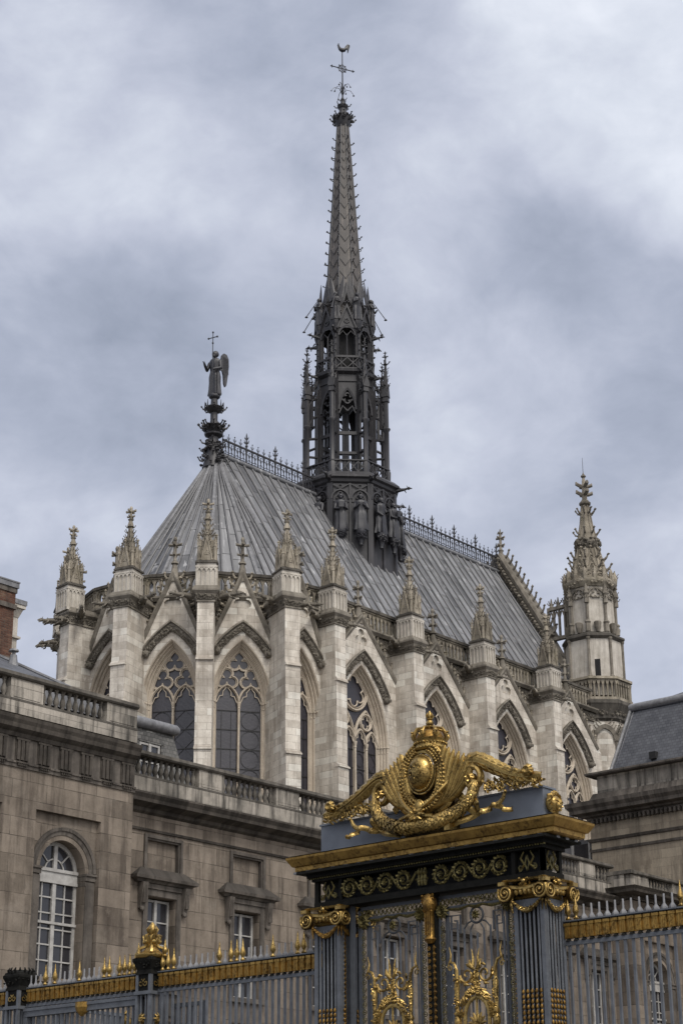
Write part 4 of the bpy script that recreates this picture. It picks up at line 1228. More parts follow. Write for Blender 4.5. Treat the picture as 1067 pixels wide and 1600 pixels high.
# trumpeting angels at the foot of the fleche
for k in range(8):
    a = degs = 22.5+45*k
    rel = (degs-220.3+180) % 360-180
    M = P_ @ RZ(radians(degs+90)) @ TR(0, -RU-.02, 51.0)
    if abs(rel) > 125: continue
    pos = 'left' if rel > 0 else 'right'
    order = {True: '%s-hand one seen in profile' % ('right' if rel > 0 else 'left'), False: '%s of the two facing the street' % ('right' if rel > 0 else 'left')}[abs(rel) > 45]
    if abs(rel) > 100: order = '%s-hand one half hidden behind' % ('right' if rel > 0 else 'left')
    an = root('trumpeting_angel', tuple(M.translation), 'winged lead angel below the spire cone, '+order, 'statue', 'trumpeting angels round the spire')
    b = MB(M); robe(b, 1.85, seed=50+k); arm(b, [(-.22, 0, 1.4), (-.3, -.16, 1.15), (-.06, -.3, 1.25)], .08, .045); arm(b, [(.22, 0, 1.4), (.3, -.16, 1.1), (.1, -.32, 1.15)], .08, .045)
    b.build('body', M_STATUE if k % 2 else M_LEADD, an, smooth=60)
    for s in (-1, 1):
        w = MB(M)
        pts = [(s*.1, .12, 1.2), (s*.34, .22, 1.75), (s*.46, .30, 2.35), (s*.40, .34, 3.0)]
        w.tube([(s*.08, .14, 1.0), (s*.22, .20, 1.6), (s*.33, .26, 2.3), (s*.40, .32, 3.05)], [.10, .20, .16, .03], 6, flat=.3)
        w.tube([(s*.14, .14, .9), (s*.34, .22, 1.4), (s*.50, .28, 2.0), (s*.56, .32, 2.6)], [.05, .14, .10, .02], 6, flat=.3)
        w.build('wing', M_LEADD, an)
    tr = MB(M); tr.tube([(0, -.12, 1.66), (.02, -.62, .85), (.03, -.86, .45)], [.022, .026, .03], 5)
    tr.M = M; tr.build('trumpet', M_STATUE, an)
    tr2 = an.children[-1]
    bb = MB(M @ TR(.03, -.88, .42)); bb.lathe([(.10, -.04), (.035, .05)], 7); bb.build('trumpet_bell', M_STATUE, tr2)

# angel with cross on the apse roof --------------------------------------------------
AX, AY = CX-.25, CY
pd = MB(TR(AX, AY, 0))
pd.lathe([(.6, 38.7), (.42, 39.4), (.30, 40.0), (.27, 40.5), (.50, 40.62), (.52, 40.7), (.26, 40.78), (.28, 40.85), (.45, 41.0), (.55, 41.15), (.24, 41.3), (.2, 41.5), (.2, 41.95), (.40, 42.05), (.50, 42.25), (.2, 42.45), (.18, 42.8)], 10)
for i in range(8):
    a = pi/4*i
    for z, r, g in ((41.1, .48, .34), (41.25, .4, .26), (42.2, .42, .26)): pd.hook((r*cos(a), r*sin(a), z-.05), (cos(a), sin(a), -.15), g)
    pd.tube([(.5*cos(a), .5*sin(a), 42.2), (.5*cos(a), .5*sin(a), 42.62)], [.04, .01], 4)
    pd.nub((.48*cos(a), .48*sin(a), 41.0), .14); pd.nub((.60*cos(a+.3), .60*sin(a+.3), 41.1), .12)
for i in range(120):
    a = random.uniform(0, 2*pi); z = random.uniform(38.9, 40.4); r = .34+.30*(40.4-z)/1.5
    pd.nub((r*cos(a), r*sin(a), z), .11)
for i in range(18):
    a = 2*pi*i/18; z = 39.0+(i % 4)*.38; r = .4+.24*(40.4-z)/1.5; pd.hook((r*cos(a), r*sin(a), z), (cos(a), sin(a), 0), .26)
pd.build('statue_pedestal', M_LEADD, roof, smooth=40)
ang = root('angel_statue', (AX, AY, 42.8), 'bronze angel with a tall cross on the apse roof point', 'statue')
MA = TR(AX, AY, 42.78) @ RZ(radians(-168+90))
b = MB(MA)
b.lathe([(.20, 0), (.30, .08), (.32, .2), (.24, .3)], 9)
b.M = MA @ TR(0, 0, .22); robe(b, 2.62, seed=99, wide=.80)
arm(b, [(-.32, 0, 1.98), (-.44, -.12, 1.55), (-.30, -.52, 1.62), (-.30, -.62, 1.75)], .12, .055)
arm(b, [(.32, 0, 1.98), (.42, -.05, 1.55), (.12, -.36, 1.42)], .12, .06)
b.build('body', M_STATUE, ang, smooth=60)
for s in (-1, 1):
    w = MB(MA @ TR(0, 0, .22))
    o_ = []
    # outline of a folded wing in the (y, z) plane, swept a little outwards
    P2 = [(.16, 1.5), (.20, 2.05), (.26, 2.45), (.40, 2.62), (.58, 2.58), (.70, 2.35), (.72, 1.9), (.66, 1.3), (.58, .75), (.50, .62), (.42, .8), (.38, 1.3), (.30, 1.55)]
    n = len(P2); xo = s*.30
    w.add([(xo*.5+s*y*.35-.04, y, z) for y, z in P2]+[(xo*.5+s*y*.35+.04, y, z) for y, z in P2], [tuple(range(n)), tuple(range(2*n-1, n-1, -1))]+[(i, (i+1) % n, (i+1) % n+n, i+n) for i in range(n)])
    for q in range(5):
        y = .34+.07*q; w.tube([(xo*.5+s*y*.35+s*.05, y, 2.4-.02*q), (xo*.5+s*(y+.05)*.35+s*.05, y+.06, 1.0+.1*q)], [.03, .012], 4)
    w.build('wing', M_BRONZE, ang)
c = MB(MA @ TR(0, 0, .22))
xs_, ys_ = .10, -.42
c.tube([(xs_, ys_+.02, .1), (xs_, ys_, 3.55)], .025, 6)
c.tube([(xs_-.26, ys_, 3.28), (xs_+.26, ys_, 3.28)], .028, 5)
for p in ((xs_-.28, 3.28), (xs_+.28, 3.28), (xs_, 3.60), (xs_, 2.95)): c.ball((p[0], ys_, p[1]), .06, 6, 5)
c.build('processional_cross', M_STATUE, ang)
# ------------------------------------------------------------------ left palace wing with its two pavilions
WY = 40.3
wing = root('palace_wing', (45, 44, 0), 'long soot-browned palace wing with balustraded parapet below the chapel', 'palace wing')
def wall_with_holes(mb, x0, x1, z0, z1, y0, y1, holes):
    """holes: (xa, xb, za, zb), not overlapping in x; may stack in z"""
    cols = sorted({round(h[0], 3) for h in holes} | {round(h[1], 3) for h in holes} | {x0, x1})
    for a, b in zip(cols, cols[1:]):
        hs = sorted([(h[2], h[3]) for h in holes if h[0] <= a+1e-3 and h[1] >= b-1e-3])
        z = z0
        for za, zb in hs: mb.box(a, b, y0, y1, z, za); z = zb
        mb.box(a, b, y0, y1, z, z1)
WX = [38.88, 42.65, 46.4, 50.1, 53.6, 57.0, 60.1, 63.1]
mb = MB(); holes = []
for x in WX: holes += [(x-.60, x+.60, 7.97, 10.66), (x-.72, x+.72, 11.42, 12.42), (x-.6, x+.6, 2.0, 5.2)]
wall_with_holes(mb, 36.2, 64.4, 0, 13.7, WY, WY+.5, holes)
mb.box(36.2, 64.4, WY+.12, WY+.5, 11.3, 12.5)
mb.box(36.2, 75, WY+.5, WY+6.5, 12.9, 13.6)
mb.build('wall', M_WING, wing)
mb = MB(); mb.box(64.4, 75, WY+6, WY+6.5, 0, 13.6); mb.box(26, 64.4, WY+6, WY+6.5, 0, 13.6); mb.box(26, 64, WY+.6, WY+1.0, 0, 13)
mb.build('rear_wall', M_DARK, wing)
mb = MB()
H = [(0, 0), (0, .12), (.10, .16), (.14, .30), (.42, .36), (.46, .50), (.50, .60), (0, .66)]
def cornice(mb, x0, x1, y, z, prof, left=False, right=False):
    # moulding along x on a face whose outside is -y
    if left: mb.sweep([(x0, y+6, z), (x0, y, z), (x1, y, z)], prof, nrm=(0, 0, 1))
    elif right: mb.sweep([(x0, y, z), (x1, y, z), (x1, y+3, z)], prof, nrm=(0, 0, 1))
    else: mb.sweep([(x0, y, z), (x1, y, z)], prof, nrm=(0, 0, 1))
neg = lambda pr: [(-a, b) for a, b in pr]
COR = [(0, 0), (-.12, .06), (-.16, .16), (-.30, .20), (-.50, .26), (-.52, .36), (-.60, .48), (-.60, .54), (0, .60)]
cornice(mb, 36.2, 64.4, WY, 13.12, COR)
cornice(mb, 36.2, 64.4, WY, 12.60, [(0, 0), (-.05, .01), (-.07, .07), (0, .1)])
cornice(mb, 36.2, 64.4, WY, 6.75, [(0, 0), (-.12, .05), (-.16, .22), (0, .3)])
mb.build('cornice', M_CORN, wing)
# balusters
def baluster(h):
    m = MB(); s = h/.60
    m.lathe([(.085, 0), (.085, .05*s), (.05, .08*s), (.055, .12*s), (.088, .20*s), (.085, .27*s), (.045, .42*s), (.04, .47*s), (.06, .50*s), (.05, .53*s), (.075, .56*s), (.075, .60*s)], 10)
    return m.build('baluster', M_BALUS, smooth=50)
BL = baluster(.60)
def balustrade(name, x0, x1, y, zb, zt, peds, parent, label=None):
    """zb base of the course, zt top of the rail; peds: list of (xa, xb) solid piers"""
    b = MB()
    zr = zt-.15; zl = zr-.60
    b.box(x0, x1, y-.16, y+.22, zb, zl-.06)
    for a, c in peds: b.box(a, c, y-.12, y+.2, zl-.06, zr); b.box(a+.12, c-.12, y-.135, y+.2, zl+.06, zr-.06)
    o = b.build(name, M_PARAPET, parent)
    r = MB(); r.sweep([(x0, y+.04, zr), (x1, y+.04, zr)], [(-.22, 0), (-.26, .05), (-.24, .15), (.24, .15), (.26, .05), (.22, 0)], nrm=(0, 0, 1))
    r.sweep([(x0, y+.04, zl-.06), (x1, y+.04, zl-.06)], [(-.21, -.0), (-.21, .06), (.2, .06), (.2, 0)], nrm=(0, 0, 1))
    r.build('rail', M_SOOT, o)
    cur = x0
    for a, c in sorted(peds)+[(x1, x1)]:
        if a-cur > .3:
            n = max(2, int(round((a-cur)/.245))); d = (a-cur)/n
            for i in range(n): place(BL, TR(cur+d*(i+.5), y+.04, zl), o)
        cur = max(cur, c)
    return o
peds = [(40.25+3.62*k, 41.38+3.62*k) for k in range(7)]
balustrade('parapet_balustrade', 36.2, 64.4, WY-.02, 13.74, 15.02, peds, wing)
def casement(name, x, z0, z1, hw, y, parent, cols=2, rows=3, transom=None):
    f = MB()
    t_ = .055
    f.box(x-hw, x-hw+t_*1.3, y, y+.08, z0, z1); f.box(x+hw-t_*1.3, x+hw, y, y+.08, z0, z1)
    f.box(x-hw+.003, x+hw-.003, y+.003, y+.077, z1-t_*1.3, z1-.002); f.box(x-hw+.003, x+hw-.003, y+.003, y+.077, z0+.002, z0+t_*1.5)
    f.box(x-t_*.95, x+t_*.95, y-.02, y+.066, z0+.004, z1-.004)
    for s in (-1, 1):
        for c in range(1, cols):
            xx = x+s*hw*c/cols; f.box(xx-.018, xx+.018, y+.013, y+.063, z0, z1)
    for r in range(1, rows):
        z = z0+(z1-z0)*r/rows; f.box(x-hw+.005, x+hw-.005, y+.007, y+.057, z-.02, z+.02)
    if transom: f.box(x-hw, x+hw, y-.03, y+.08, transom-.05, transom+.05)
    o = f.build(name, M_WHITE, parent)
    g = MB(); g.box(x-hw+.02, x+hw-.02, y+.045, y+.055, z0+.02, z1-.02); g.build('pane', M_PANE, o)
    return o
for i, x in enumerate(WX):
    w = casement('window', x, 7.97, 10.62, .58, WY+.26, wing, cols=1 if i != 99 else 2, rows=4)
    s = MB(); s.box(x-.78, x+.78, WY-.16, WY+.1, 7.82, 7.965); s.box(x-.70, x+.70, WY-.06, WY+.1, 7.2, 7.82)
    s.build('sill', M_WINGT, w)
    f = MB()
    for sg in (-1, 1): f.box(min(x+sg*.612, x+sg*.80), max(x+sg*.612, x+sg*.80), WY-.06, WY+.1, 7.975, 10.86)
    f.box(x-.80, x+.80, WY-.05, WY+.1, 10.675, 10.88)
    # hood on consoles
    f.build('architrave', M_WINGT, w); f = MB()
    f.box(x-.95, x+.95, WY-.10, WY+.02, 10.88, 11.02)
    f.sweep([(x-1.05, WY+.1, 11.02), (x-1.05, WY-.02, 11.02), (x+1.05, WY-.02, 11.02), (x+1.05, WY+.1, 11.02)], [(0, 0), (-.10, .02), (-.16, .08), (-.26, .11), (-.28, .2), (0, .2)], nrm=(0, 0, 1))
    f.taper(x-1.3, x+1.3, WY-.30, WY+.05, 11.22, x-.92, x+.92, WY-.03, WY+.05, 11.50)
    f.build('window_hood', M_WINGT, w)
    for sg in (-1, 1):
        f = MB(); xx = x+sg*.90
        f.taper(xx-.09, xx+.09, WY-.12, WY+.05, 10.25, xx-.11, xx+.11, WY-.26, WY+.05, 11.02)
        for q in (-.05, 0, .05): f.box(xx+q-.012, xx+q+.012, WY-.25, WY-.1, 10.4, 11.0)
        f.ball((xx, WY-.12, 10.24), .09, 8, 5, ry=.06)
        f.build('console', M_WINGT, w)
    p = MB()
    for a, b, c, d in ((x-.82, x+.82, 12.42, 12.52), (x-.82, x-.72, 11.45, 12.42), (x+.72, x+.82, 11.45, 12.42)): p.box(a, b, WY-.07, WY+.06, c, d)
    for a, b, c, d in ((x-.72, x+.72, 12.36, 12.42), (x-.72, x-.66, 11.45, 12.36), (x+.66, x+.72, 11.45, 12.36)): p.box(a, b, WY-.02, WY+.1, c, d)
    p.build('blind_panel', M_WINGT, wing)
    casement('ground_window', x, 2.0, 5.2, .58, WY+.26, wing, cols=1, rows=4)

def arched_window(x, y, zs, r, z0, parent, glassm=None):
    f = MB(); yf = y+.34
    f.box(x-r, x-r+.10, yf, yf+.1, z0, zs); f.box(x+r-.10, x+r, yf, yf+.1, z0, zs)
    f.box(x-.065, x+.065, yf-.023, yf+.08, z0, zs+r-.1)
    f.sweep([(x-r*cos(pi*i/20), yf, zs+r*sin(pi*i/20)) for i in range(21)], [(0, 0), (.11, 0), (.11, .1), (0, .1)])
    f.box(x-r, x+r, yf-.07, yf+.1, zs-.02, zs+.07); f.box(x-r, x+r, yf-.034, yf+.09, zs-.26, zs-.02); f.box(x-r, x+r, yf-.05, yf+.09, zs-.34, zs-.26)
    f.box(x-r, x+r, yf-.05, yf+.09, (z0+zs)/2-.02, (z0+zs)/2+.05)
    f.tube([(x-.42*r*cos(pi*i/12), yf+.03, zs+.42*r*sin(pi*i/12)) for i in range(13)], .025, 4)
    for a in (45, 135): f.tube([(x+.42*r*cos(radians(a)), yf+.03, zs+.42*r*sin(radians(a))), (x+r*.95*cos(radians(a)), yf+.03, zs+r*.95*sin(radians(a)))], .025, 4)
    for s in (-1, 1):
        xx = x+s*r*.5; f.box(xx-.02, xx+.02, yf+.013, yf+.063, z0, zs-.3)
    n = 6
    for i in range(1, n):
        z = z0+(zs-.3-z0)*i/n; f.box(x-r+.01, x+r-.01, yf+.007, yf+.057, z-.02, z+.02)
    o = f.build('arched_window', M_WHITE, parent)
    g = MB(); g.poly([(x-r+.05, z0), (x-r+.05, zs)]+[(x-(r-.05)*cos(pi*i/16), zs+(r-.05)*sin(pi*i/16)) for i in range(17)]+[(x+r-.05, zs), (x+r-.05, z0)], yf+.05, yf+.06)
    g.build('pane', M_PANE, o)
    a = MB()
    arcp = lambda R: [(x-R*cos(pi*i/24), y, zs+R*sin(pi*i/24)) for i in range(25)]
    a.sweep(arcp(r+.02), [(-.0, .16), (-.0, .02), (-.12, .0), (-.12, -.02), (-.24, -.04), (-.24, -.07), (-.33, -.09), (-.33, .16)])
    for s in (-1, 1):
        a.box(min(x+s*(r+.012), x+s*(r+.33)), max(x+s*(r+.012), x+s*(r+.33)), y-.05, y+.2, z0, zs-.34)
        a.box(min(x+s*(r-.02), x+s*(r+.38)), max(x+s*(r-.02), x+s*(r+.38)), y-.10, y+.35, zs-.06, zs)
        a.box(min(x+s*(r-.01), x+s*(r+.36)), max(x+s*(r-.01), x+s*(r+.36)), y-.06, y+.35, zs-.20, zs-.06)
        a.box(min(x+s*(r-.005), x+s*(r+.34)), max(x+s*(r-.005), x+s*(r+.34)), y-.03, y+.35, zs-.34, zs-.23)
    a.build('archivolt', M_WINGT, o)
    return o
def pavilion(x0, x1, y, xs, zt, left):
    """projecting end pavilion with arched windows sunk in square panels; zt = underside of the architrave"""
    w = MB(); zs = zt-2.58; r = .84; hp = 1.22; zp = zt-1.05; z0 = zt-5.5
    cols = [x0]
    for x in xs:
        # panel recess .16 deep, arch opening cut in the recessed face
        cols += [x-hp, x+hp]
    cols.append(x1)
    for i in range(0, len(cols), 2):
        if cols[i+1] > cols[i]: w.box(cols[i], cols[i+1], y, y+.8, 0, zt)
    for x in xs:
        w.box(x-hp, x+hp, y, y+.8, zp, zt); w.box(x-hp, x+hp, y, y+.8, 0, z0-.1)
        n = 16
        A = [(x-r*cos(pi*i/(2*n)), zs+r*sin(pi*i/(2*n))) for i in range(n+1)]
        for s in (1, -1):
            pts = [(x-hp, z0-.1), (x-r, z0-.1)]+A+[(x, zp), (x-hp, zp)]
            w.poly([(x+s*(px_-x), pz_) for px_, pz_ in pts], y+.17, y+.8)
        w.box(x-r-.3, x+r+.3, y-.08, y+.3, z0-.22, z0-.1)
    if left: w.box(x1-.4, x1, y+.7, WY+.5, 0, zt)
    else: w.box(x0, x0+.4, y+.7, WY+.5, 0, zt)
    p = w.build('pavilion_wall', M_WING, wing)
    for x in xs: arched_window(x, y+.17, zs, r, z0, wing)
    c = MB()
    path = [(x0, y, 0), (x1+.03, y, 0)] if left else [(x0, WY+.5, 0), (x0, y, 0), (x1, y, 0)]
    def cor(z, prof, m=c): m.sweep([(a, b, z) for a, b, _ in path], prof, nrm=(0, 0, 1))
    if left:
        cor(zt, [(.1, 0), (-.04, 0), (-.05, .10), (-.08, .11), (-.08, .17), (.1, .19)])
        cor(zt+.19, [(.1, 0), (-.0, 0), (-.0, .66), (.1, .66)])
        c.build('frieze_band', M_WINGT, wing); c = MB()
        c.sweep([(x0, y, zt+.83), (x1+.01, y, zt+.83)], [(.1, 0), (-.06, .03), (-.09, .14), (-.16, .18), (-.24, .24), (-.26, .36), (-.31, .46), (-.33, .56), (.1, .66)], nrm=(0, 0, 1))
        x = x1-.32
        while x > x0:
            f = MB()
            f.box(x-.23, x+.23, y-.03, y+.02, zt+.20, zt+.80)
            for q in (-.15, 0, .15): f.box(x+q-.05, x+q+.05, y-.075, y+.01, zt+.22, zt+.78)
            f.box(x-.24, x+.24, y-.08, y+.015, zt+.78, zt+.84)
            f.box(x-.22, x+.22, y-.11, y, zt+.12, zt+.16)
            for q in range(5): f.taper(x-.14+q*.07-.02, x-.14+q*.07+.02, y-.1, y-.04, zt+.05, x-.14+q*.07-.012, x-.14+q*.07+.012, y-.1, y-.04, zt+.12)
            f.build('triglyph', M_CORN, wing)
            x -= .80
    else:
        cor(zt+.0, [(.1, 0), (-.05, .01), (-.07, .08), (.1, .1)])
        cor(zt+.5, [(.1, 0), (-.10, .05), (-.14, .16), (-.34, .20), (-.50, .26), (-.52, .36), (-.60, .48), (.1, .54)])
        k = MB(); k.sweep([(a, b, zt+.1) for a, b, _ in path], [(.1, 0), (-.0, 0), (-.0, .4), (.1, .4)], nrm=(0, 0, 1)); k.build('frieze', M_WING, wing)
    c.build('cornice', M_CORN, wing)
pavilion(26.0, 36.45, 39.1, [30.35, 34.0], 13.33, True)
pavilion(64.3, 75.0, 39.3, [66.4, 70.3], 13.0, False)
bp = balustrade('parapet_balustrade', 26.0, 36.42, 39.14, 14.82, 16.0, [(26, 28.2), (31.55, 32.75), (35.2, 36.42)], wing)
balustrade('parapet_balustrade', 64.35, 75.0, 39.36, 13.54, 14.70, [(64.35, 65.7), (67.6, 68.6), (71, 72)], wing)
e = MB(); e.box(64.2, 64.52, 39.5, WY, 13.54, 14.55); e.box(36.12, 36.40, 39.4, WY+3, 14.82, 15.85); e.build('parapet_return', M_PARAPET, wing)
e = MB(); e.box(64.15, 64.57, 39.1, WY+.2, 14.55, 14.70); e.build('return_rail', M_BALUS, wing)
drop(BL)
# slate roof behind the left pavilion, with its chimneys
r = MB()
def slope(mb, x0, x1, y0, z0, y1, z1, th=.12):
    mb.add([(x0, y0, z0), (x1, y0, z0), (x1, y1, z1), (x0, y1, z1), (x0, y0, z0-th), (x1, y0, z0-th), (x1, y1, z1-th), (x0, y1, z1-th)], [(0,1,2,3),(7,6,5,4),(0,4,5,1),(1,5,6,2),(2,6,7,3),(3,7,4,0)])
slope(r, 26, 36.15, 40.3, 16.25, 47.9, 19.95); slope(r, 26, 36.15, 47.9, 19.95, 54, 16.2)
r.add([(36.1, 40.3, 16.2), (36.1, 54, 16.2), (36.1, 47.9, 19.9), (36.1, 40.3, 13.5), (36.1, 54, 13.5)], [(0, 1, 2), (3, 4, 1, 0)])
pr = r.build('pavilion_roof', M_SLATE, wing)
v = MB(); v.tube([(36.15, 40.3, 16.28), (36.15, 47.9, 19.98)], .06, 6); v.box(26, 36.2, 40.1, 40.35, 15.7, 16.28); v.build('roof_edge', M_ZINC, pr)
v = MB(); v.lathe([(.22, 17.9), (.13, 18.35), (.11, 18.5)], 8, cx=35.85, cy=44.3); v.lathe([(.05, 18.5), (.05, 18.6), (.17, 18.62), (.15, 18.68), (.04, 18.72)], 8, cx=35.85, cy=44.3); v.build('vent_cowl', M_ZINC, pr, smooth=40)
ch = MB(); ch.box(34.6, 37.93, 47.0, 47.7, 16, 21.14); ch.box(34.6, 37.95, 46.98, 47.72, 21.3, 21.72)
cho = ch.build('brick_chimney', M_BRICK, wing)
cc_ = MB(); cc_.box(34.5, 38.0, 46.93, 47.78, 21.14, 21.3); cc_.box(34.5, 37.99, 46.94, 47.78, 21.72, 21.9); cc_.box(34.5, 37.97, 46.96, 47.74, 19.2, 19.42); cc_.build('stone_band', M_WINGT, cho)
cc_ = MB(); cc_.box(34.5, 38.03, 46.90, 47.8, 21.9, 22.08); cc_.box(34.5, 38.05, 46.88, 47.82, 22.08, 22.13); cc_.build('capping', M_ZINC, cho)
c2 = MB(); c2.box(36.8, 39.35, 48.5, 49.2, 16, 21.5); c2.box(36.8, 39.45, 48.42, 49.3, 20.72, 20.8)
c2o = c2.build('rendered_chimney', M_SMOOTH, wing)
c3 = MB(); c3.taper(36.8, 39.36, 48.48, 49.25, 21.5, 36.8, 39.45, 48.35, 49.5, 21.8); c3.box(36.8, 39.5, 48.28, 49.6, 21.8, 21.93); c3.build('capping', M_SMOOTH, c2o)
c3 = MB(); c3.box(36.8, 39.53, 48.25, 49.63, 21.93, 22.1); c3.build('lead_cap', M_ZINC, c2o)
# mansard attic with a dormer behind the parapet
md = MB(); md.taper(36.3, 43.15, 42.9, 45.5, 13.6, 36.3, 42.3, 43.55, 45.0, 17.0); mdo = md.build('mansard_attic', M_SLATE2, wing)
v = MB(); v.tube([(36.3, 43.5, 17.1), (42.35, 43.5, 17.1), (42.5, 43.5, 17.1)], [.20, .20, .14], 10); v.build('zinc_roll', M_ZINC, mdo, smooth=50)
dm = MB(); dx = 40.45
dm.box(dx-.50, dx+.50, 42.75, 43.8, 14.2, 16.2)
dm.poly([(dx-.72*cos(pi*(.12+.76*i/12)), 15.95+.62*sin(pi*(.12+.76*i/12))) for i in range(13)], 42.66, 43.9)
dm.box(dx-.60, dx+.60, 42.66, 42.85, 14.2, 14.5)
dm.box(dx-.60, dx-.50, 42.66, 42.85, 14.2, 16.2); dm.box(dx+.50, dx+.60, 42.66, 42.85, 14.2, 16.2)
dmo = dm.build('dormer', M_SLATE2, mdo)
casement('dormer_window', dx, 14.9, 16.16, .46, 42.68, dmo, cols=1, rows=2)

# ------------------------------------------------------------------ main palace block on the right
FX = 75.0
blk = root('palace_block', (80, 42, 0), 'yellowish palace block with dentil cornice and steep slate roof', 'palace')
m = MB()
m.box(FX, 92, 10, 47.85, 0, 19.6); m.box(FX-.10, 92, 10, 45.2, 0, 17.0)
m.build('wall', M_FACADE, blk)
m = MB(); m.box(FX+.35, 92, 10, 47.55, 20.3, 21.75); m.build('attic_wall', M_PARAPET, blk)
m = MB()
def fcor(z, prof): m.sweep([(92, 47.85, z), (FX, 47.85, z), (FX, 10, z)], prof, nrm=(0, 0, 1))
fcor(17.95, [(0, 0), (-.06, 0), (-.10, .12), (0, .14)]); fcor(18.42, [(0, 0), (-.08, .02), (-.16, .14), (0, .18)])
fcor(19.5, [(.2, 0), (-.10, .0), (-.14, .10), (-.30, .14), (-.34, .22), (-.70, .28), (-.72, .44), (-.86, .60), (-.90, .80), (.2, .92)])
fcor(21.7, [(.3, 0), (-.06, .0), (-.12, .06), (-.12, .15), (.3, .16)])
m.sweep([(92, 47.6, 20.5), (FX+.3, 47.6, 20.5), (FX+.3, 10, 20.5)], [(.1, -.2), (-.35, -.15), (-.12, .35), (.1, .36)], nrm=(0, 0, 1))
m.build('cornice', M_WINGT, blk)
m = MB(); y = 47.6
while y > 30: m.box(FX-.27, FX-.05, y-.11, y, 19.30, 19.52); y -= .24
m.build('dentils', M_WINGT, blk)
m = MB()
m.taper(FX+.45, 92, 10, 46.75, 21.86, FX+1.9, 92, 10, 46.25, 25.15)
rfo = m.build('mansard_roof', M_SLATE, blk)
m = MB(); m.tube([(92, 46.25, 25.3), (FX+1.9, 46.25, 25.3), (FX+1.9, 10, 25.3)], .20, 8); m.build('lead_roll', M_ZINC, rfo, smooth=50)
m = MB(); m.taper(FX+1.8, 92, 10, 46.3, 25.1, FX+1.8, 92, 10, 46.3, 25.35)
m.taper(FX+2.2, 92, 10, 46.1, 25.35, FX+6.5, 88, 20, 41, 27.6); m.build('upper_roof', M_SLATE, rfo)
m = MB(); m.tube([(FX+.45, 46.78, 21.9), (FX+1.88, 46.28, 25.2)], .09, 6); m.tube([(FX+.52, 46.6, 21.9), (FX+1.95, 46.1, 25.2)], .05, 5); m.build('hip_flashing', M_ZINC, rfo)
m = MB(); m.box(FX+.42, FX+.9, 44.2, 44.55, 22.15, 22.5); m.build('roof_light', M_DARK, rfo)
m = MB(); m.box(76.2, 80, 47.86, 53, 0, 18.9); m.build('rear_range', M_GREYW, blk)
m = MB(); m.box(76.15, 76.25, 48.75, 49.6, 17.2, 18.7); o = m.build('rear_window', M_PANE, blk)
m = MB(); m.box(76.1, 76.2, 49.6, 49.75, 17.1, 18.75); m.box(76.1, 76.2, 48.65, 48.75, 17.1, 18.75); m.build('window_jamb', M_WHITE, o)
# ------------------------------------------------------------------ railing along the street, x = 23
FXX = 23.0
def fence_run(y0, y1, lbl, gilded, skip=(), n=None, low=0.0, grp='railings along the street'):
    """bars with spikes between two heights; y0 > y1 (left to right as seen from the street)"""
    rt_ = root('railing', (FXX, (y0+y1)/2, 0), lbl, 'railing', grp)
    n = n or int(round((y0-y1)/.138)); d = (y0-y1)/n
    bsrc = MB(); bsrc.box(-.019, .019, -.019, .019, .25, 5.42)
    B = bsrc.build('bar', M_IRON)
    sp1 = MB(); sp1.lathe([(.05, 5.66), (.055, 5.69), (.034, 5.72), (.017, 5.75), (.015, 5.88), (.012, 5.885)], 6)
    S1 = sp1.build('plain_spike', M_ZINC, smooth=50)
    sp2 = MB(); sp2.lathe([(.03, 5.66), (.045, 5.69), (.02, 5.72), (.026, 5.74), (.052, 5.79), (.045, 5.84), (.018, 5.92), (.008, 6.02), (.002, 6.05)], 8)
    S2 = sp2.build('gilded_spike', M_GOLD, smooth=60)
    for i in range(n):
        y = y0-d*(i+.5)
        b = place(B, TR(FXX, y, 0), rt_)
        k = place(S2 if i in gilded else S1, TR(FXX, y, 0), b)
    for o in (B, S1, S2): drop(o)
    r = MB(); r.box(FXX-.035, FXX+.035, y1, y0, 5.30, 5.36); r.box(FXX-.03, FXX+.03, y1, y0, .2, .28); r.box(FXX-.05, FXX+.05, y1, y0, 5.645, 5.665)
    r.box(FXX-.03, FXX+.03, y1, y0, 1.0, 1.06)
    r.build('rails', M_IRON, rt_)
    g = MB(); m_ = n; 
    g.box(FXX-.02, FXX+.02, y1, y0, 5.40, 5.64)
    for i in range(n):
        y = y0-d*(i+.5)
        g.taper(FXX-.045, FXX+.045, y-.048, y+.048, 5.40, FXX-.045, FXX+.045, y-.040, y+.040, 5.58)
        for q in (-.028, 0, .028): g.box(FXX-.052, FXX+.05, y+q-.008, y+q+.008, 5.41, 5.56)
        g.box(FXX-.06, FXX+.06, y-.056, y+.056, 5.58, 5.62)
    g.build('gilded_band', M_GOLDB, rt_)
    s = MB()
    for i in range(n):
        y = y0-d*(i+.5); s.box(FXX-.058, FXX+.058, y-.052, y+.052, 5.622, 5.645); s.lathe([(.05, 5.36), (.02, 5.40)], 5, cx=FXX-.02, cy=y)
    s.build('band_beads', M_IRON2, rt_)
    return rt_
R1 = fence_run(23.83, 19.78, 'gilded-band railing between the crowned post and the ceremonial gate', {0, 1, 2, 10, 12, 13, 14, 19, 23, 24, 26, 27, 28}, n=29)
R2 = fence_run(27.38, 24.27, 'gilded-band railing above the open service gate', {3, 5, 10, 15, 16, 18, 19, 20, 21}, n=23)
R3 = fence_run(31.5, 27.86, 'railing stretch beyond the post with the bare crown', set(), n=26)
R4 = fence_run(15.22, 9.6, 'gilded-band railing between the gate and the slate-roofed block', {0, 1, 14, 16, 17, 23}, n=41)

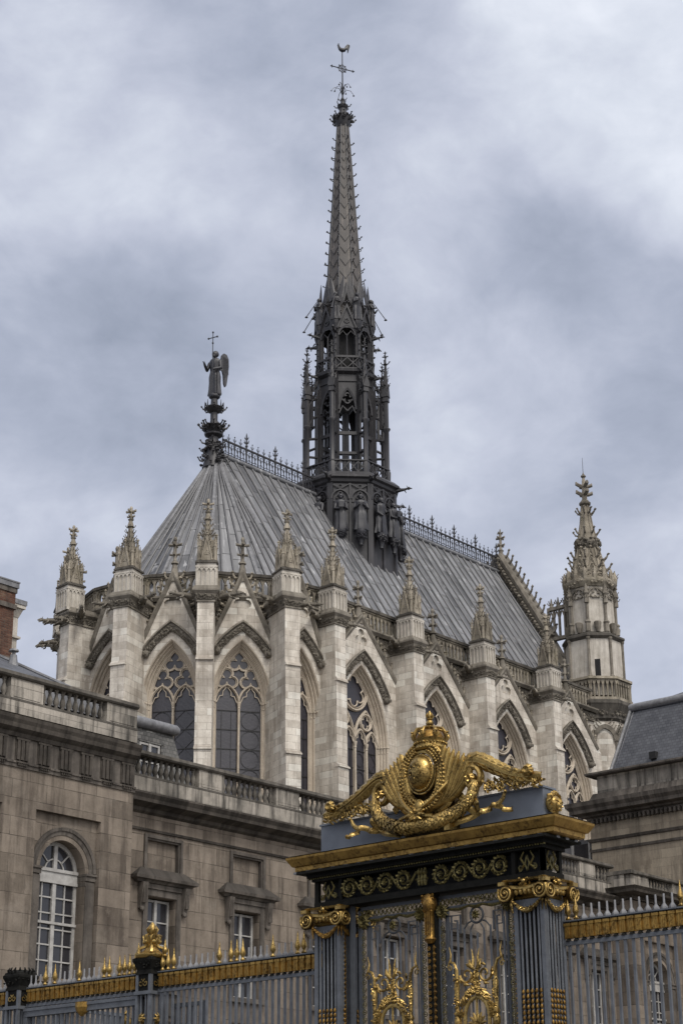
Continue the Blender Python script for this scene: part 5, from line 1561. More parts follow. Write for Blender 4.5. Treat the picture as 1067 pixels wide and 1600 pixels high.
def post(y, crown, lbl):
    rt_ = root('railing_post', (FXX, y, 0), lbl, 'post', None)
    m = MB(TR(FXX, y, 0))
    for a in (-.16, .16):
        for b in (-.16, .16): m.box(a-.03, a+.03, b-.03, b+.03, 0, 5.62)
    for k in range(4):
        m.M = TR(FXX, y, 0) @ RZ(pi/2*k)
        for a in (-.06, .06): m.box(a-.012, a+.012, -.175, -.15, 0, 5.3)
    m.M = TR(FXX, y, 0)
    m.box(-.22, .22, -.22, .22, 0, .8); m.box(-.21, .21, -.21, .21, 5.27, 5.33)
    m.build('shaft', M_IRON, rt_)
    m = MB(TR(FXX, y, 0)); m.box(-.17, .17, -.17, .17, 5.33, 5.62)
    m.lathe([(.28, 5.62), (.25, 5.70), (.30, 5.80), (.34, 5.86), (.34, 5.9), (.28, 5.92)], 4, rot=pi/4)
    for i in range(50):
        s = random.choice((-1, 1)); t_ = random.uniform(-.22, .22); z = random.uniform(5.72, 5.9)
        m.nub(((s*.22, t_, z) if random.random() < .5 else (t_, s*.22, z)), .028)
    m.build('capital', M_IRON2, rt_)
    g = MB(TR(FXX, y, 0))
    for k in range(4):
        g.M = TR(FXX, y, 0) @ RZ(pi/2*k)
        g.tube(p3(spiral(-.06, 5.47, .01, .07, 0, 1.2, 12), -.185), .012, 4); g.tube(p3(spiral(.06, 5.47, .01, .07, pi, -1.2, 12), -.185), .012, 4)
        # gilded rosette half way down
        for i in range(8):
            a = pi/4*i; g.tube([(0, -.19, 4.86), (.05*cos(a), -.21, 4.86+.05*sin(a)), (.09*cos(a), -.19, 4.86+.10*sin(a))], [.02, .024, .008], 4)
        g.ball((0, -.20, 4.86), .03, 6, 5)
    if crown:
        g.M = TR(FXX, y, 0)
        g.lathe([(.27, 5.9), (.31, 5.94), (.31, 5.97), (.2, 6.0), (.15, 6.04), (.1, 6.1), (.12, 6.13), (.06, 6.17)], 8, rot=O8)
        for k in range(4):
            a = pi/2*k+pi/4; c, s = cos(a), sin(a)
            g.tube([(.24*c, .24*s, 6.0), (.22*c, .22*s, 6.08), (.12*c, .12*s, 6.12), (.07*c, .07*s, 6.22)], [.035, .03, .035, .03], 5)
        for k in range(6):
            a = pi/3*k; c, s = cos(a), sin(a)
            g.tube([(.04*c, .04*s, 6.14), (.13*c, .13*s, 6.22), (.15*c, .15*s, 6.30), (.10*c, .10*s, 6.33)], [.03, .045, .04, .015], 5)
            g.ball((.14*c, .14*s, 6.20), .04, 6, 5)
        g.lathe([(.05, 6.15), (.08, 6.28), (.055, 6.33), (.085, 6.38), (.09, 6.43), (.055, 6.50), (.015, 6.55)], 10)
        for k in range(7):
            a = 2*pi*k/7; g.tube([(.06*cos(a), .06*sin(a), 6.33), (.095*cos(a), .095*sin(a), 6.42), (.05*cos(a), .05*sin(a), 6.49)], [.02, .025, .01], 4)
        for yy in (-.34, .34):
            gs_ = MB(TR(FXX, y, 0))
            gs_.lathe([(.03, 5.9), (.05, 5.93), (.025, 5.96), (.055, 6.01), (.045, 6.05), (.015, 6.15), (.002, 6.22)], 7, cy=yy); gs_.build('corner_spike', M_GOLD, rt_, smooth=50)
    g.build('gilding', M_GOLD, rt_, smooth=50)
    if not crown:
        q = MB(TR(FXX, y, 0))
        q.lathe([(.32, 5.9), (.30, 5.95), (.2, 6.0)], 4, rot=pi/4)
        for k in range(16): 
            a = 2*pi*k/16; q.tube([(.2*cos(a), .2*sin(a), 5.9), (.25*cos(a), .25*sin(a), 6.0), (.22*cos(a), .22*sin(a), 6.04)], [.02, .02, .01], 4)
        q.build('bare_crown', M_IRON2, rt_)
post(24.05, True, 'railing post topped by a gilded flame finial')
post(27.62, False, 'railing post with a bare dark crown and no finial')
# frame and open leaf of the service gate
sg_ = root('service_gate', (FXX, 26, 0), 'blue-grey service gate standing open between two railing posts', 'gate')
m = MB(); m.box(FXX-.07, FXX+.07, 24.27, 27.4, 5.12, 5.28); m.box(FXX-.09, FXX+.09, 24.27, 27.4, 5.22, 5.26); m.box(FXX-.062, FXX+.062, 24.25, 24.37, 0, 5.2); m.box(FXX-.062, FXX+.062, 27.3, 27.42, 0, 5.2)
m.build('frame', M_IRON, sg_)
m = MB(); m.lathe([(.02, 5.02), (.10, 5.1), (.13, 5.18), (.13, 5.27)], 8, cx=FXX-.08, cy=25.75); m.build('gilt_boss', M_GOLDB, sg_)
m = MB(); yl = 27.18
m.box(FXX+.1, FXX+2.25, yl-.03, yl+.03, 5.28, 5.34); m.box(FXX+.1, FXX+2.25, yl-.02, yl+.02, 4.85, 4.89); m.box(FXX+2.2, FXX+2.27, yl-.034, yl+.034, .2, 5.345); m.box(FXX+.095, FXX+.16, yl-.034, yl+.034, .2, 5.345)
for i in range(1, 15): m.box(FXX+.1+2.1*i/15-.018, FXX+.1+2.1*i/15+.018, yl-.018, yl+.018, .2, 5.3)
m.build('gate_leaf', M_IRON, sg_)
m = MB(); m.lathe([(.05, 4.6), (.05, 5.1), (.08, 5.14), (.09, 5.22), (.05, 5.3), (.07, 5.34), (.03, 5.4)], 8, cx=FXX+2.35, cy=yl-.02); m.build('gilt_stile', M_GOLD, sg_, smooth=40)
sg2 = root('service_gate', (FXX, 23, 0), 'gate leaf folded back behind the railing beside the crowned post', 'gate')
m = MB(); m.box(FXX+.25, FXX+.31, 22.95, 23.78, 5.05, 5.12); m.box(FXX+.245, FXX+.315, 22.92, 22.99, .2, 5.125)
for i in range(1, 9): m.box(FXX+.26, FXX+.30, 23.78-.1*i-.018, 23.78-.1*i+.018, .2, 5.1)
m.build('gate_leaf', M_IRON, sg2)
# ------------------------------------------------------------------ the ceremonial gate
GT = TR(22.6, 17.5, 0) @ RZ(-pi/2)          # local x runs to the right seen from the street, local -y faces the street
gate = root('ceremonial_gate', (22.8, 17.5, 0), 'tall iron gateway with openwork doors and a crowned gilded crest', 'gate')
UR, UL = 2.0, -1.95
def gm(): return MB(GT)
# piers: cages of round bars
for u in (UL, UR):
    m = gm()
    for a in (-.235, .235):
        for b in (-.085, .385): m.box(u+a-.035, u+a+.035, b-.035, b+.035, 0, 5.96)
    m.box(u-.27, u+.27, -.12, .42, 0, .9); m.box(u-.25, u+.25, -.10, .40, 5.86, 5.97)
    pier = m.build('pier', M_IRON, gate)
    q = MB(); q.tube([(0, 0, .9), (0, 0, 5.9)], .019, 8); qb = q.build('pier_bar', M_IRON, smooth=60)
    for i in range(1, 6):
        t_ = -.235+.47*i/6
        for y in (-.10, .40): place(qb, GT @ TR(u+t_, y, 0), pier)
        for x in (-.25, .25): place(qb, GT @ TR(u+x, .15+t_, 0), pier)
    drop(qb)
    q = gm(); q.box(u-.15, u+.15, .0, .3, .9, 5.9); q.build('shade_core', M_IRON2, pier)  # dark box added inside the hollow cage to stand for its shade
    for side in (0, 1):
        for i in range(5):
            q = gm(); t_ = -.235+.47*(i+1)/6
            for z in range(17):
                zz_ = 3.4+z*.075
                q.lathe([(.012, zz_), (.027, zz_+.03), (.012, zz_+.065)], 6, cx=(u+.265 if side else u+t_), cy=(.15+t_ if side else -.115))
            q.build('gilt_husk_string', M_GOLDD, pier, smooth=60)
    # capital with diagonal volutes, egg moulding and hanging garland
    c = gm(); vd = gm()
    c.lathe([(.30, 5.95), (.36, 6.0), (.34, 6.03)], 4, rot=pi/4, cx=u, cy=.15)
    c.lathe([(.27, 6.03), (.34, 6.08), (.37, 6.14), (.34, 6.18), (.30, 6.2)], 16, cx=u, cy=.15)
    for k in range(4):
        a = pi/4+pi/2*k; dc = Vector((cos(a), sin(a), 0)); ctr = Vector((u, .15, 6.06))+dc*.50
        # volute wheels on the two faces meeting at the corner
        for fx in (-1, 1):
            tdir = Vector((-sin(a), cos(a), 0))
        nrm_ = Vector((0, -1, 0)) if dc.y < 0 else Vector((0, 1, 0))
        for face in (Vector((0, 1 if dc.y > 0 else -1, 0)), Vector((1 if dc.x > 0 else -1, 0, 0))):
            side = Vector((face.y, -face.x, 0)); sx1, sy1 = (1 if dc.x > 0 else -1), (1 if dc.y > 0 else -1); base = Vector((u, .15, 6.06))+(Vector((.31*sx1, .40*sy1, 0)) if abs(face.y) > .5 else Vector((.40*sx1, .31*sy1, 0)))
            sg = 1 if side.dot(dc) > 0 else -1
            sp = spiral(0, 0, .024, .128, 0 if sg > 0 else pi, 2.1*sg, 34)
            base = base+face*.03
            c.tube([base+side*x+Vector((0, 0, z)) for x, z in sp], [.010+.008*i/34 for i in range(35)], 6)
            v_ = [base+side*(.118*cos(t_*pi/12))+Vector((0, 0, .118*sin(t_*pi/12))) for t_ in range(24)]
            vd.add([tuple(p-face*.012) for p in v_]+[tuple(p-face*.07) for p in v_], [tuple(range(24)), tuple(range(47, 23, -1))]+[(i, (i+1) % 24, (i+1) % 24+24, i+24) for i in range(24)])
            c.ball(tuple(base), .022, 8, 5)
    for k in range(4):
        M = GT @ TR(u, .15, 0) @ RZ(pi/2*k)
        c.M = M
        c.tube([(-.27, -.36, 6.15), (0, -.33, 6.11), (.27, -.36, 6.15)], .035, 6)
        for i in range(5): c.ball((-.16+.08*i, -.34, 6.07), .034, 6, 5, rz=.048)
        for i in range(14): c.nub((random.uniform(-.10, .10), -.35, 6.21+random.uniform(-.03, .05)), .028)
        c.ball((0, -.37, 6.22), .04, 7, 5)
        c.lathe([(.055, 6.24), (.055, 6.27)], 4, cx=.33, cy=-.33, rot=pi/4)
    c.M = GT
    c.sweep([(u-.36, -.21, 6.23), (u+.36, -.21, 6.23), (u+.36, .51, 6.23), (u-.36, .51, 6.23)], [(0.1, 0), (-.01, .0), (-.03, .03), (.1, .03)], nrm=(0, 0, 1), closed=True)
    for sx_ in (-1, 1):
        for sy_ in (-1, 1): c.box(u+sx_*.37-.06, u+sx_*.37+.06, .15+sy_*.37-.06, .15+sy_*.37+.06, 6.18, 6.235)
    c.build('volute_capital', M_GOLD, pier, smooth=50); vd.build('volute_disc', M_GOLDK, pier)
    c = gm()
    for k in range(4):
        c.M = GT @ TR(u, .15, 0) @ RZ(pi/2*k)
        P = [(-.26+.52*i/12, -.31, 5.95-.15*sin(pi*i/12)) for i in range(13)]
        c.tube(P, [.018+.022*sin(pi*i/12) for i in range(13)], 6)
        for i in range(70):
            f = random.random(); x = -.26+.52*f; c.nub((x+random.uniform(-.01, .01), -.32+random.uniform(-.03, .02), 5.95-.15*sin(pi*f)+random.uniform(-.03, .03)*sin(pi*f)), .017)
        for s in (-1, 1): c.tube([(s*.27, -.3, 6.02), (s*.28, -.31, 5.9), (s*.26, -.3, 5.78)], [.03, .02, .006], 5)
    c.M = GT
    c.build('capital_garland', M_GOLD if u > 0 else M_GOLDD, pier)
# entablature
m = gm()
m.box(-2.24, 2.30, -.10, .42, 6.26, 6.36)
for z0, z1, d in ((6.70, 6.76, .04), (6.76, 6.82, .10), (6.82, 6.86, .22)): m.box(-2.22-d, 2.27+d, -.10-d, .42+d, z0, z1)
for a, b in ((-2.24, -2.16), (-1.72, -1.66), (1.70, 1.77), (2.22, 2.28)): m.box(a, b, -.09, -.02, 6.36, 6.70); m.box(a, b, .34, .41, 6.36, 6.70)
m.box(2.21, 2.28, -.09, .0, 6.36, 6.7)
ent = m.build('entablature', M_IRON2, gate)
m = gm(); m.box(-2.2, 2.24, .12, .2, 6.36, 6.7); m.build('frieze_backing', M_DARK, ent)
m = gm()
i = 0
for sgn, a0, a1 in ((-1, -2.48, 2.52),):
    u = a0
    while u < a1:
        m.box(u-.04, u+.04, -.30, -.20, 6.835, 6.868); u += .27
for k in range(3): m.box(2.40, 2.50, -.02+.24*k, .06+.24*k, 6.835, 6.868)
m.build('mutules', M_ZINC, ent)
m = gm(); u = -2.3
while u < 2.36: m.box(u-.012, u+.012, -.165, -.13, 6.735, 6.765); u += .05
m.build('bead_course', M_VERD, ent)
# gilt cornice with a hollow and a fillet
m = gm()
path = [(-2.31, .36, 6.86), (-2.31, -.02, 6.86), (2.37, -.02, 6.86), (2.37, .36, 6.86)]
pf = [(0, 0), (-.19, .015), (-.22, .03), (-.225, .095), (-.26, .105), (-.29, .15), (-.33, .215), (-.335, .25), (0, .27)]
m.sweep([(-2.31, .38, 6.86), (-2.31, -.02, 6.86), (2.37, -.02, 6.86), (2.37, .38, 6.86)], pf, nrm=(0, 0, 1), closed=True)
m.build('gilt_cornice', M_GOLDB, ent)
m = gm(); m.box(-2.3, 2.36, 0, .37, 6.87, 7.14); m.taper(-2.62, 2.68, -.33, .69, 7.132, -2.3, 2.35, 0, .4, 7.16); m.build('cornice_top', M_ATTIC, ent)
# scrolled frieze
m = gm()
n = 9
for i in range(n):
    u = -1.50+2.98*i/(n-1); s = 1 if i % 2 else -1; z = 6.53
    if abs(i-4) < .5:
        for q in (-1, 0, 1): m.lathe([(.02, 6.40), (.035, 6.46), (.02, 6.56), (.045, 6.6), (.01, 6.68)], 6, cx=u+q*.06, cy=-.08)
        m.tube([(u-.12, -.09, 6.5), (u+.12, -.09, 6.5)], .018, 5); continue
    m.tube([(x, -.085, zz) for x, zz in spiral(u, z, .02, .15, s*.5, s*1.8, 26)], [.011+.013*k/26 for k in range(27)], 5)
    for k in range(13):
        a = 2*pi*k/13; m.tube([(u+.12*cos(a), -.085, z+.12*sin(a)), (u+.145*cos(a+.2), -.11, z+.145*sin(a+.2)), (u+.15*cos(a+.4), -.09, z+.15*sin(a+.4))], [.018, .022, .006], 4)
    for k in range(7):
        a = 2*pi*k/7; m.tube([(u, -.10, z), (u+.05*cos(a), -.12, z+.05*sin(a))], [.012, .018], 4)
    m.ball((u, -.12, z), .018, 6, 4)
    if i < n-1: m.tube([(u+.12, -.085, z-.09*s), (u+.19, -.085, z+.0), (u+.26, -.085, z+.1*s)], [.022, .026, .014], 5)
m.build('scrolled_frieze', M_VERD, ent)
for (u0, y0, dx, dy) in ((1.99, -.085, 1, 0), (-1.94, -.085, 1, 0), (2.26, .15, 0, 1)):
    m = gm()
    for s in (-1, 1):
        f = lambda a, z: (u0+dx*a, y0+dy*a, z)
        m.tube([f(s*.15, 6.40), f(s*.05, 6.48), f(s*.12, 6.58), f(s*.06, 6.68)], [.02, .025, .02, .012], 5)
        m.tube([f(a, z) for a, z in spiral(s*.13, 6.44, .01, .05, 0, s*1.3, 12)], .012, 4)
        m.tube([f(0, 6.4), f(s*.04, 6.5), f(0, 6.62)], .016, 4)
    m.build('corner_panel', M_VERD, ent)
# attic plate
m = gm(); m.box(-2.26, 2.20, .10, .42, 7.14, 7.66)
att = m.build('attic_plate', M_BLUEP, gate)
m = gm(); m.box(-2.28, 2.22, .08, .44, 7.655, 7.685); m.build('attic_rim', M_ATTIC, att)
# lion mask on its right end
m = gm(); cx0, cy0, cz0 = 2.26, .27, 7.42
m.ball((cx0, cy0, cz0), .12, 10, 8, rz=.14, ry=.13); m.ball((cx0+.10, cy0, cz0-.04), .06, 8, 6); m.tube([(cx0+.10, cy0, cz0+.05), (cx0+.16, cy0, cz0-.02)], [.025, .035], 5)
for s in (-1, 1): m.ball((cx0+.10, cy0+s*.05, cz0+.035), .018, 6, 5); m.ball((cx0, cy0+s*.10, cz0+.11), .035, 6, 5)
m.ball((cx0+.11, cy0, cz0-.10), .035, 6, 5)
for i in range(70):
    a = random.uniform(0, 2*pi); r = random.uniform(.11, .16)
    m.tube([(cx0+.02, cy0+r*.8*cos(a), cz0+r*.9*sin(a)), (cx0+.06, cy0+r*1.1*cos(a+.15), cz0+r*1.15*sin(a+.15)), (cx0+.02, cy0+r*1.25*cos(a+.3), cz0+r*1.3*sin(a+.3))], [.022, .02, .006], 4)
m.build('lion_mask', M_GOLD, att, smooth=60)

# ---- the crest
def leafstrip(mb, P, Wd, lobes=0, depth=.25, nrm=(0, -1, 0), amp=.28, rib=True, twist=0.0):
    """acanthus blade: along P with half widths Wd, bulging towards nrm, scalloped edge"""
    P = [Vector(p) for p in P]; N = Vector(nrm); m_ = len(P); k = 7; vs = []; fs = []
    for i in range(m_):
        tg = (P[min(i+1, m_-1)]-P[max(i-1, 0)]).normalized(); sd_ = N.cross(tg).normalized()
        ph = i/(m_-1)
        for j in range(k):
            a = -1+2*j/(k-1); w = Wd[i]
            if lobes: w = w*(1-amp+amp*abs(sin(pi*lobes*ph+abs(a)*.9)))
            bulge = depth*Wd[i]*(1-a*a)*1.3-(.10*Wd[i] if j % 2 else 0)
            vs.append(P[i]+sd_*(a*w)+N*bulge-tg*abs(a)*Wd[i]*.25)
    for i in range(m_-1):
        for j in range(k-1): fs.append((i*k+j, i*k+j+1, (i+1)*k+j+1, (i+1)*k+j))
    o = len(vs)
    vs2 = [v-N*max(.012, .12*max(Wd)) for v in vs]
    fb = [tuple(x+o for x in reversed(f)) for f in fs]
    ed = []
    for i in range(m_-1):
        for j in (0, k-1): a_, b_ = i*k+j, (i+1)*k+j; ed.append((a_, b_, b_+o, a_+o))
    mb.add(vs+vs2, fs+fb+ed)
    if rib: mb.tube([P[i]+N*(depth*Wd[i]*1.3+.004) for i in range(m_)], [max(.004, Wd[i]*.10) for i in range(m_)], 4)
def path2(pts, y=-.12, n=8):
    o = []; q = len(pts)
    for i in range(q-1):                       # Catmull-Rom through the points
        p0 = pts[max(i-1, 0)]; p1 = pts[i]; p2 = pts[i+1]; p3_ = pts[min(i+2, q-1)]
        for k in range(n):
            t_ = k/n
            o.append(tuple(.5*((2*b)+(-a+c)*t_+(2*a-5*b+4*c-d)*t_*t_+(-a+3*b-3*c+d)*t_**3) for a, b, c, d in zip(p0, p1, p2, p3_)))
    o.append(tuple(pts[-1]))
    return [((p[0], y, p[1]) if len(p) == 2 else (p[0], p[2], p[1])) for p in o]
U0 = .12
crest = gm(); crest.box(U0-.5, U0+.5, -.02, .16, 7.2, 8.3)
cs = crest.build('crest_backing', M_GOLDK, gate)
m = gm()
# domed oval shield with bead rings
def oval(mb, cx, cz, rx, rz, r, y, n=40, bead=0):
    P = [(cx+rx*cos(2*pi*i/n), y, cz+rz*sin(2*pi*i/n)) for i in range(n)]
    mb.tube(P, r, 6, closed=True)
    if bead:
        for i in range(bead):
            a = 2*pi*i/bead; mb.ball((cx+rx*cos(a), y-r*.7, cz+rz*sin(a)), r*.55, 5, 4)
OZ = 8.15
m.ball((U0-.02, -.18, OZ), .225, 26, 16, rz=.275, ry=.20)
m.build('domed_shield', M_GOLD, cs, smooth=60)
m = gm()
for (a, b) in ((-.08, .07), (.08, .07), (0, -.09), (0, .10), (-.09, -.03), (.09, -.03)):      # flower sprigs in relief
    for k in range(5):
        t_ = pi/2+(k-2)*.55; yb = -.375+1.2*(a*a+b*b)
        m.tube([(U0-.02+a, yb, OZ+b-.03), (U0-.02+a+.035*cos(t_), yb-.01, OZ+b+.035*sin(t_))], [.009, .012], 4)
    m.ball((U0-.02+a, -.38+1.2*(a*a+b*b), OZ+b-.025), .013, 5, 4)
m.build('shield_relief', M_GOLD, cs)
m = gm()
oval(m, U0-.02, OZ, .235, .285, .024, -.20, 44, 44)
oval(m, U0-.02, OZ, .285, .335, .018, -.18, 44)
# collar of links around it, open at the top
for i in range(46):
    a = pi/2+.35+(2*pi-.7)*i/45; rx, rz = .385, .485; c_, s_2 = cos(a), sin(a)
    cx_p, cz_p = U0+rx*c_, OZ-.06+rz*s_2
    tx, tz = -s_2, c_
    for q in (-.055, 0, .055): 
        m.ball((cx_p+c_*q, -.20, cz_p+s_2*q), .030, 5, 4)
    m.tube([(cx_p-c_*.085, -.19, cz_p-s_2*.085), (cx_p+c_*.085, -.19, cz_p+s_2*.085)], .013, 4)
    m.add([(cx_p-c_*.10-tx*.035, -.165, cz_p-s_2*.10-tz*.035), (cx_p+c_*.10-tx*.035, -.165, cz_p+s_2*.10-tz*.035), (cx_p+c_*.10+tx*.035, -.165, cz_p+s_2*.10+tz*.035), (cx_p-c_*.10+tx*.035, -.165, cz_p-s_2*.10+tz*.035)], [(0, 1, 2, 3)])
for rx, rz in ((.315, .41), (.46, .56)): oval(m, U0, OZ-.06, rx, rz, .020, -.18, 44)
m.build('collar', M_GOLD, cs, smooth=50)
m = gm()
m.ball((U0-.03, -.24, 7.60), .075, 10, 7, rz=.10, ry=.06); oval(m, U0-.03, 7.60, .08, .105, .016, -.25, 18)
m.tube([(U0-.07, -.17, 7.6), (U0+.01, -.21, 7.6)], .014, 4); m.tube([(U0-.03, -.2, 7.54), (U0-.03, -.2, 7.66)], .014, 4)
m.build('medallion', M_GOLD, cs, smooth=50)
# fans of palm leaves
for s in (-1, 1):
    m = gm()
    for j, (dx, z) in enumerate(((.96, 8.27), (.88, 8.32), (.79, 8.36), (.70, 8.40), (.61, 8.44), (.53, 8.49), (.46, 8.53))):
        b0 = (U0+s*.06, 7.50); b1 = (U0+s*(.30+.05*(5-j)), 7.72); b2 = (U0+s*dx*.86, z-.28+.02*j)
        leafstrip(m, path2([b0, b1, b2, (U0+s*dx, z)], -.10-.012*j, 6), [.035, .04, .045, .05, .055, .06, .065, .068, .070, .070, .070, .068, .065, .06, .054, .046, .036, .022, .008][:19], lobes=0, depth=.55)
    # outer curling leaves
    leafstrip(m, path2([(U0+s*.10, 7.46), (U0+s*.42, 7.62), (U0+s*.58, 7.92), (U0+s*.80, 8.20), (U0+s*1.02, 8.30)], -.10, 6), [.04+.035*sin(pi*i/24) for i in range(25)], lobes=8, depth=.3)
    m.build('palm_fan', M_GOLD, cs, smooth=50)
# scroll arms
for s in (-1, 1):
    m = gm()
    ux = lambda d: U0+s*d
    arm_ = path2([(ux(.60), 7.98), (ux(.68), 8.14), (ux(.86), 8.235), (ux(1.06), 8.20), (ux(1.32), 8.06), (ux(1.58), 7.93), (ux(1.85), 7.84), (ux(2.18), 7.80)], -.04, 6)
    L_ = len(arm_)
    leafstrip(m, arm_, [.05+.105*sin(pi*min(1, (i/L_)*.9+.10))**.7*(1-.4*i/L_) for i in range(L_)], lobes=14, depth=.5, amp=.14)
    m.tube([(x, y+.07, z-.05) for x, y, z in arm_], [.05*(1-.6*i/L_) for i in range(L_)], 6)
    # second leaf layer along the crest of the arm
    for k in range(3, L_-6, 3):
        x, y, z = arm_[k]; x2, _, z2 = arm_[k+2]
        d = Vector((x2-x, 0, z2-z)).normalized(); nn = Vector((-d.z*s, 0, abs(d.x)))
        p = Vector((x, y-.03, z))
        leafstrip(m, [p, p+d*.05+nn*.04, p+d*.12+nn*.07, p+d*.18+nn*.06], [.03, .05, .04, .012], depth=.5, nrm=(0, -1, 0))
        leafstrip(m, [p, p+d*.05-nn*.05, p+d*.12-nn*.08, p+d*.18-nn*.08], [.03, .05, .04, .012], depth=.5)
    # rosette and bird-like bud on the tip
    m.build('acanthus_arm', M_GOLD, cs, smooth=40)
    m = gm()
    m.ball((ux(1.98), -.10, 7.90), .075, 9, 7, rz=.065)
    for k in range(9):
        a = 2*pi*k/9; m.tube([(ux(1.98), -.14, 7.90), (ux(1.98)+.06*cos(a), -.17, 7.90+.05*sin(a)), (ux(1.98)+.09*cos(a), -.14, 7.90+.075*sin(a)), (ux(1.98)+.085*cos(a), -.10, 7.90+.085*sin(a))], [.02, .028, .026, .010], 6)
    # lacework under the arm
    for q in range(15):
        f_ = q/14; uc = 1.12+1.02*f_; top = 8.06-.30*f_-.05; zc = 7.73+random.uniform(0, max(.02, top-7.80)); r = random.uniform(.035, .06)
        m.tube([(x, -.03, z) for x, z in spiral(ux(uc), zc, .008, r, random.uniform(0, 6), random.choice((-1, 1))*1.3, 14)], [.010+.006*i/14 for i in range(15)], 5)
        for k in range(4):
            a = random.uniform(0, 2*pi); leafstrip(m, [(ux(uc)+r*cos(a), -.04, zc+r*sin(a)), (ux(uc)+r*1.6*cos(a+.3), -.07, zc+r*1.6*sin(a+.3)), (ux(uc)+r*2.1*cos(a+.7), -.03, zc+r*2.1*sin(a+.7))], [.012, .024, .005], depth=.4, rib=False)
    for q, uc in enumerate((1.22, 1.42, 1.60, 1.78, 1.96, 2.10)):
        zc = 7.76+.02*(q == 0); r = .085-.006*q; d_ = s if q % 2 else -s
        m.tube([(x, -.06, z) for x, z in spiral(ux(uc), zc, .01, r, pi/2, 1.4*d_, 18)], [.012+.008*i/18 for i in range(19)], 5)
        for k in range(6):
            a = random.uniform(0, 2*pi); m.tube([(ux(uc)+r*cos(a), -.06, zc+r*sin(a)), (ux(uc)+r*1.5*cos(a+.3), -.08, zc+r*1.45*sin(a+.3))], [.02, .006], 4)
    m.build('tip_flower', M_GOLD, cs, smooth=40)
    # volute and the garland that hangs from it
    m = gm()
    V = spiral(ux(.90), 7.93, .03, .20, -s*.3+(pi if s < 0 else 0), s*1.35, 30)
    m.tube([(x, -.10, z) for x, z in V], [.03+.016*i/30 for i in range(31)], 7)
    m.tube([(x, -.04, z) for x, z in V], [.025+.02*i/30 for i in range(31)], 6)
    m.ball((ux(.90), -.12, 7.93), .055, 10, 7, ry=.05)
    for k in range(7):
        a = 2*pi*k/7; m.tube([(ux(.90), -.15, 7.93), (ux(.90)+.05*cos(a), -.19, 7.93+.05*sin(a)), (ux(.90)+.085*cos(a), -.15, 7.93+.085*sin(a))], [.02, .026, .008], 5)
    for r_, w_ in ((.30, .05), (.36, .045)):
        leafstrip(m, [(ux(.90)+r_*cos(a)*(-s), -.05, 7.90+r_*sin(a)) for a in [(-.9+2.3*i/12) for i in range(13)]], [w_*(1-.5*abs(i-5)/7) for i in range(13)], lobes=5, depth=.3)
    m.build('volute', M_GOLD, cs, smooth=50)
    m = gm()
    gp = path2([(ux(1.00), 7.88, -.16), (ux(.95), 7.66, -.18), (ux(.78), 7.48, -.22), (ux(.50), 7.34, -.28), (ux(.22), 7.28, -.29), (ux(-.02), 7.29, -.29)], n=7)
    Lg = len(gp); rr = [.070+.048*min(1, i/(Lg*.6)) for i in range(Lg)]
    m.tube(gp, [r*.85 for r in rr], 9)
    for i in range(1, Lg):
        p = Vector(gp[i]); d = (Vector(gp[i])-Vector(gp[i-1])).normalized(); a0 = random.random()
        e1 = Vector((0, 1, 0)); e2 = d.cross(e1)
        for k in range(9):
            a = 2*pi*(k+(i % 2)*.5)/9; o = e1*cos(a)+e2*sin(a); r = rr[i]
            q = p+o*r*.78
            side = d.cross(o); w = r*.36
            jl = random.uniform(.9, 1.6); js = side*random.uniform(-.03, .03)+o*random.uniform(-.006, .014); w = w*random.uniform(.75, 1.15)
            m.add([q-d*.01, q+d*.04*jl+o*.020+side*w+js*.5, q+d*.085*jl+o*.026+js, q+d*.04*jl+o*.020-side*w+js*.5, q+d*.04*jl+o*.030+js*.5], [(0, 1, 4), (1, 2, 4), (2, 3, 4), (3, 0, 4)])
    m.build('laurel_garland', M_GOLD, cs)
    # fluttering ribbon
    m = gm()
    rbp = path2([(ux(.55), 7.24), (ux(.80), 7.30), (ux(.98), 7.40), (ux(1.0), 7.54), (ux(.90), 7.60), (ux(.86), 7.50), (ux(1.0), 7.38), (ux(1.18), 7.40), (ux(1.34), 7.44), (ux(1.50), 7.42)], n=5)
    rbp = [(x, -.10-.05*sin(i*.8), z) for i, (x, _, z) in enumerate(rbp)]
    k1 = path2([(ux(.50), 7.24), (ux(.78), 7.30), (ux(.98), 7.40), (ux(1.03), 7.53), (ux(.93), 7.60), (ux(.86), 7.54)], -.14, 6)
    k1 = [(x, y-.06*sin(i*.45), z) for i, (x, y, z) in enumerate(k1)]
    leafstrip(m, k1, [.055]*len(k1), depth=.35, rib=False)
    k2 = path2([(ux(.84), 7.50), (ux(.97), 7.39), (ux(1.12), 7.38), (ux(1.28), 7.45), (ux(1.42), 7.42), (ux(1.54), 7.35), (ux(1.66), 7.36)], -.12, 6)
    k2 = [(x, y-.05*sin(i*.7), z) for i, (x, y, z) in enumerate(k2)]
    leafstrip(m, k2, [.055-.0006*i for i in range(len(k2))], depth=.35, rib=False)
    k3 = path2([(ux(1.34), 7.44), (ux(1.44), 7.48), (ux(1.50), 7.54), (ux(1.54), 7.62)], -.13, 6)
    leafstrip(m, k3, [.045-.001*i for i in range(len(k3))], depth=.35, rib=False); m.ball((ux(1.55), -.13, 7.63), .03, 8, 6)
    m.build('ribbon', M_GOLD, cs, smooth=40)
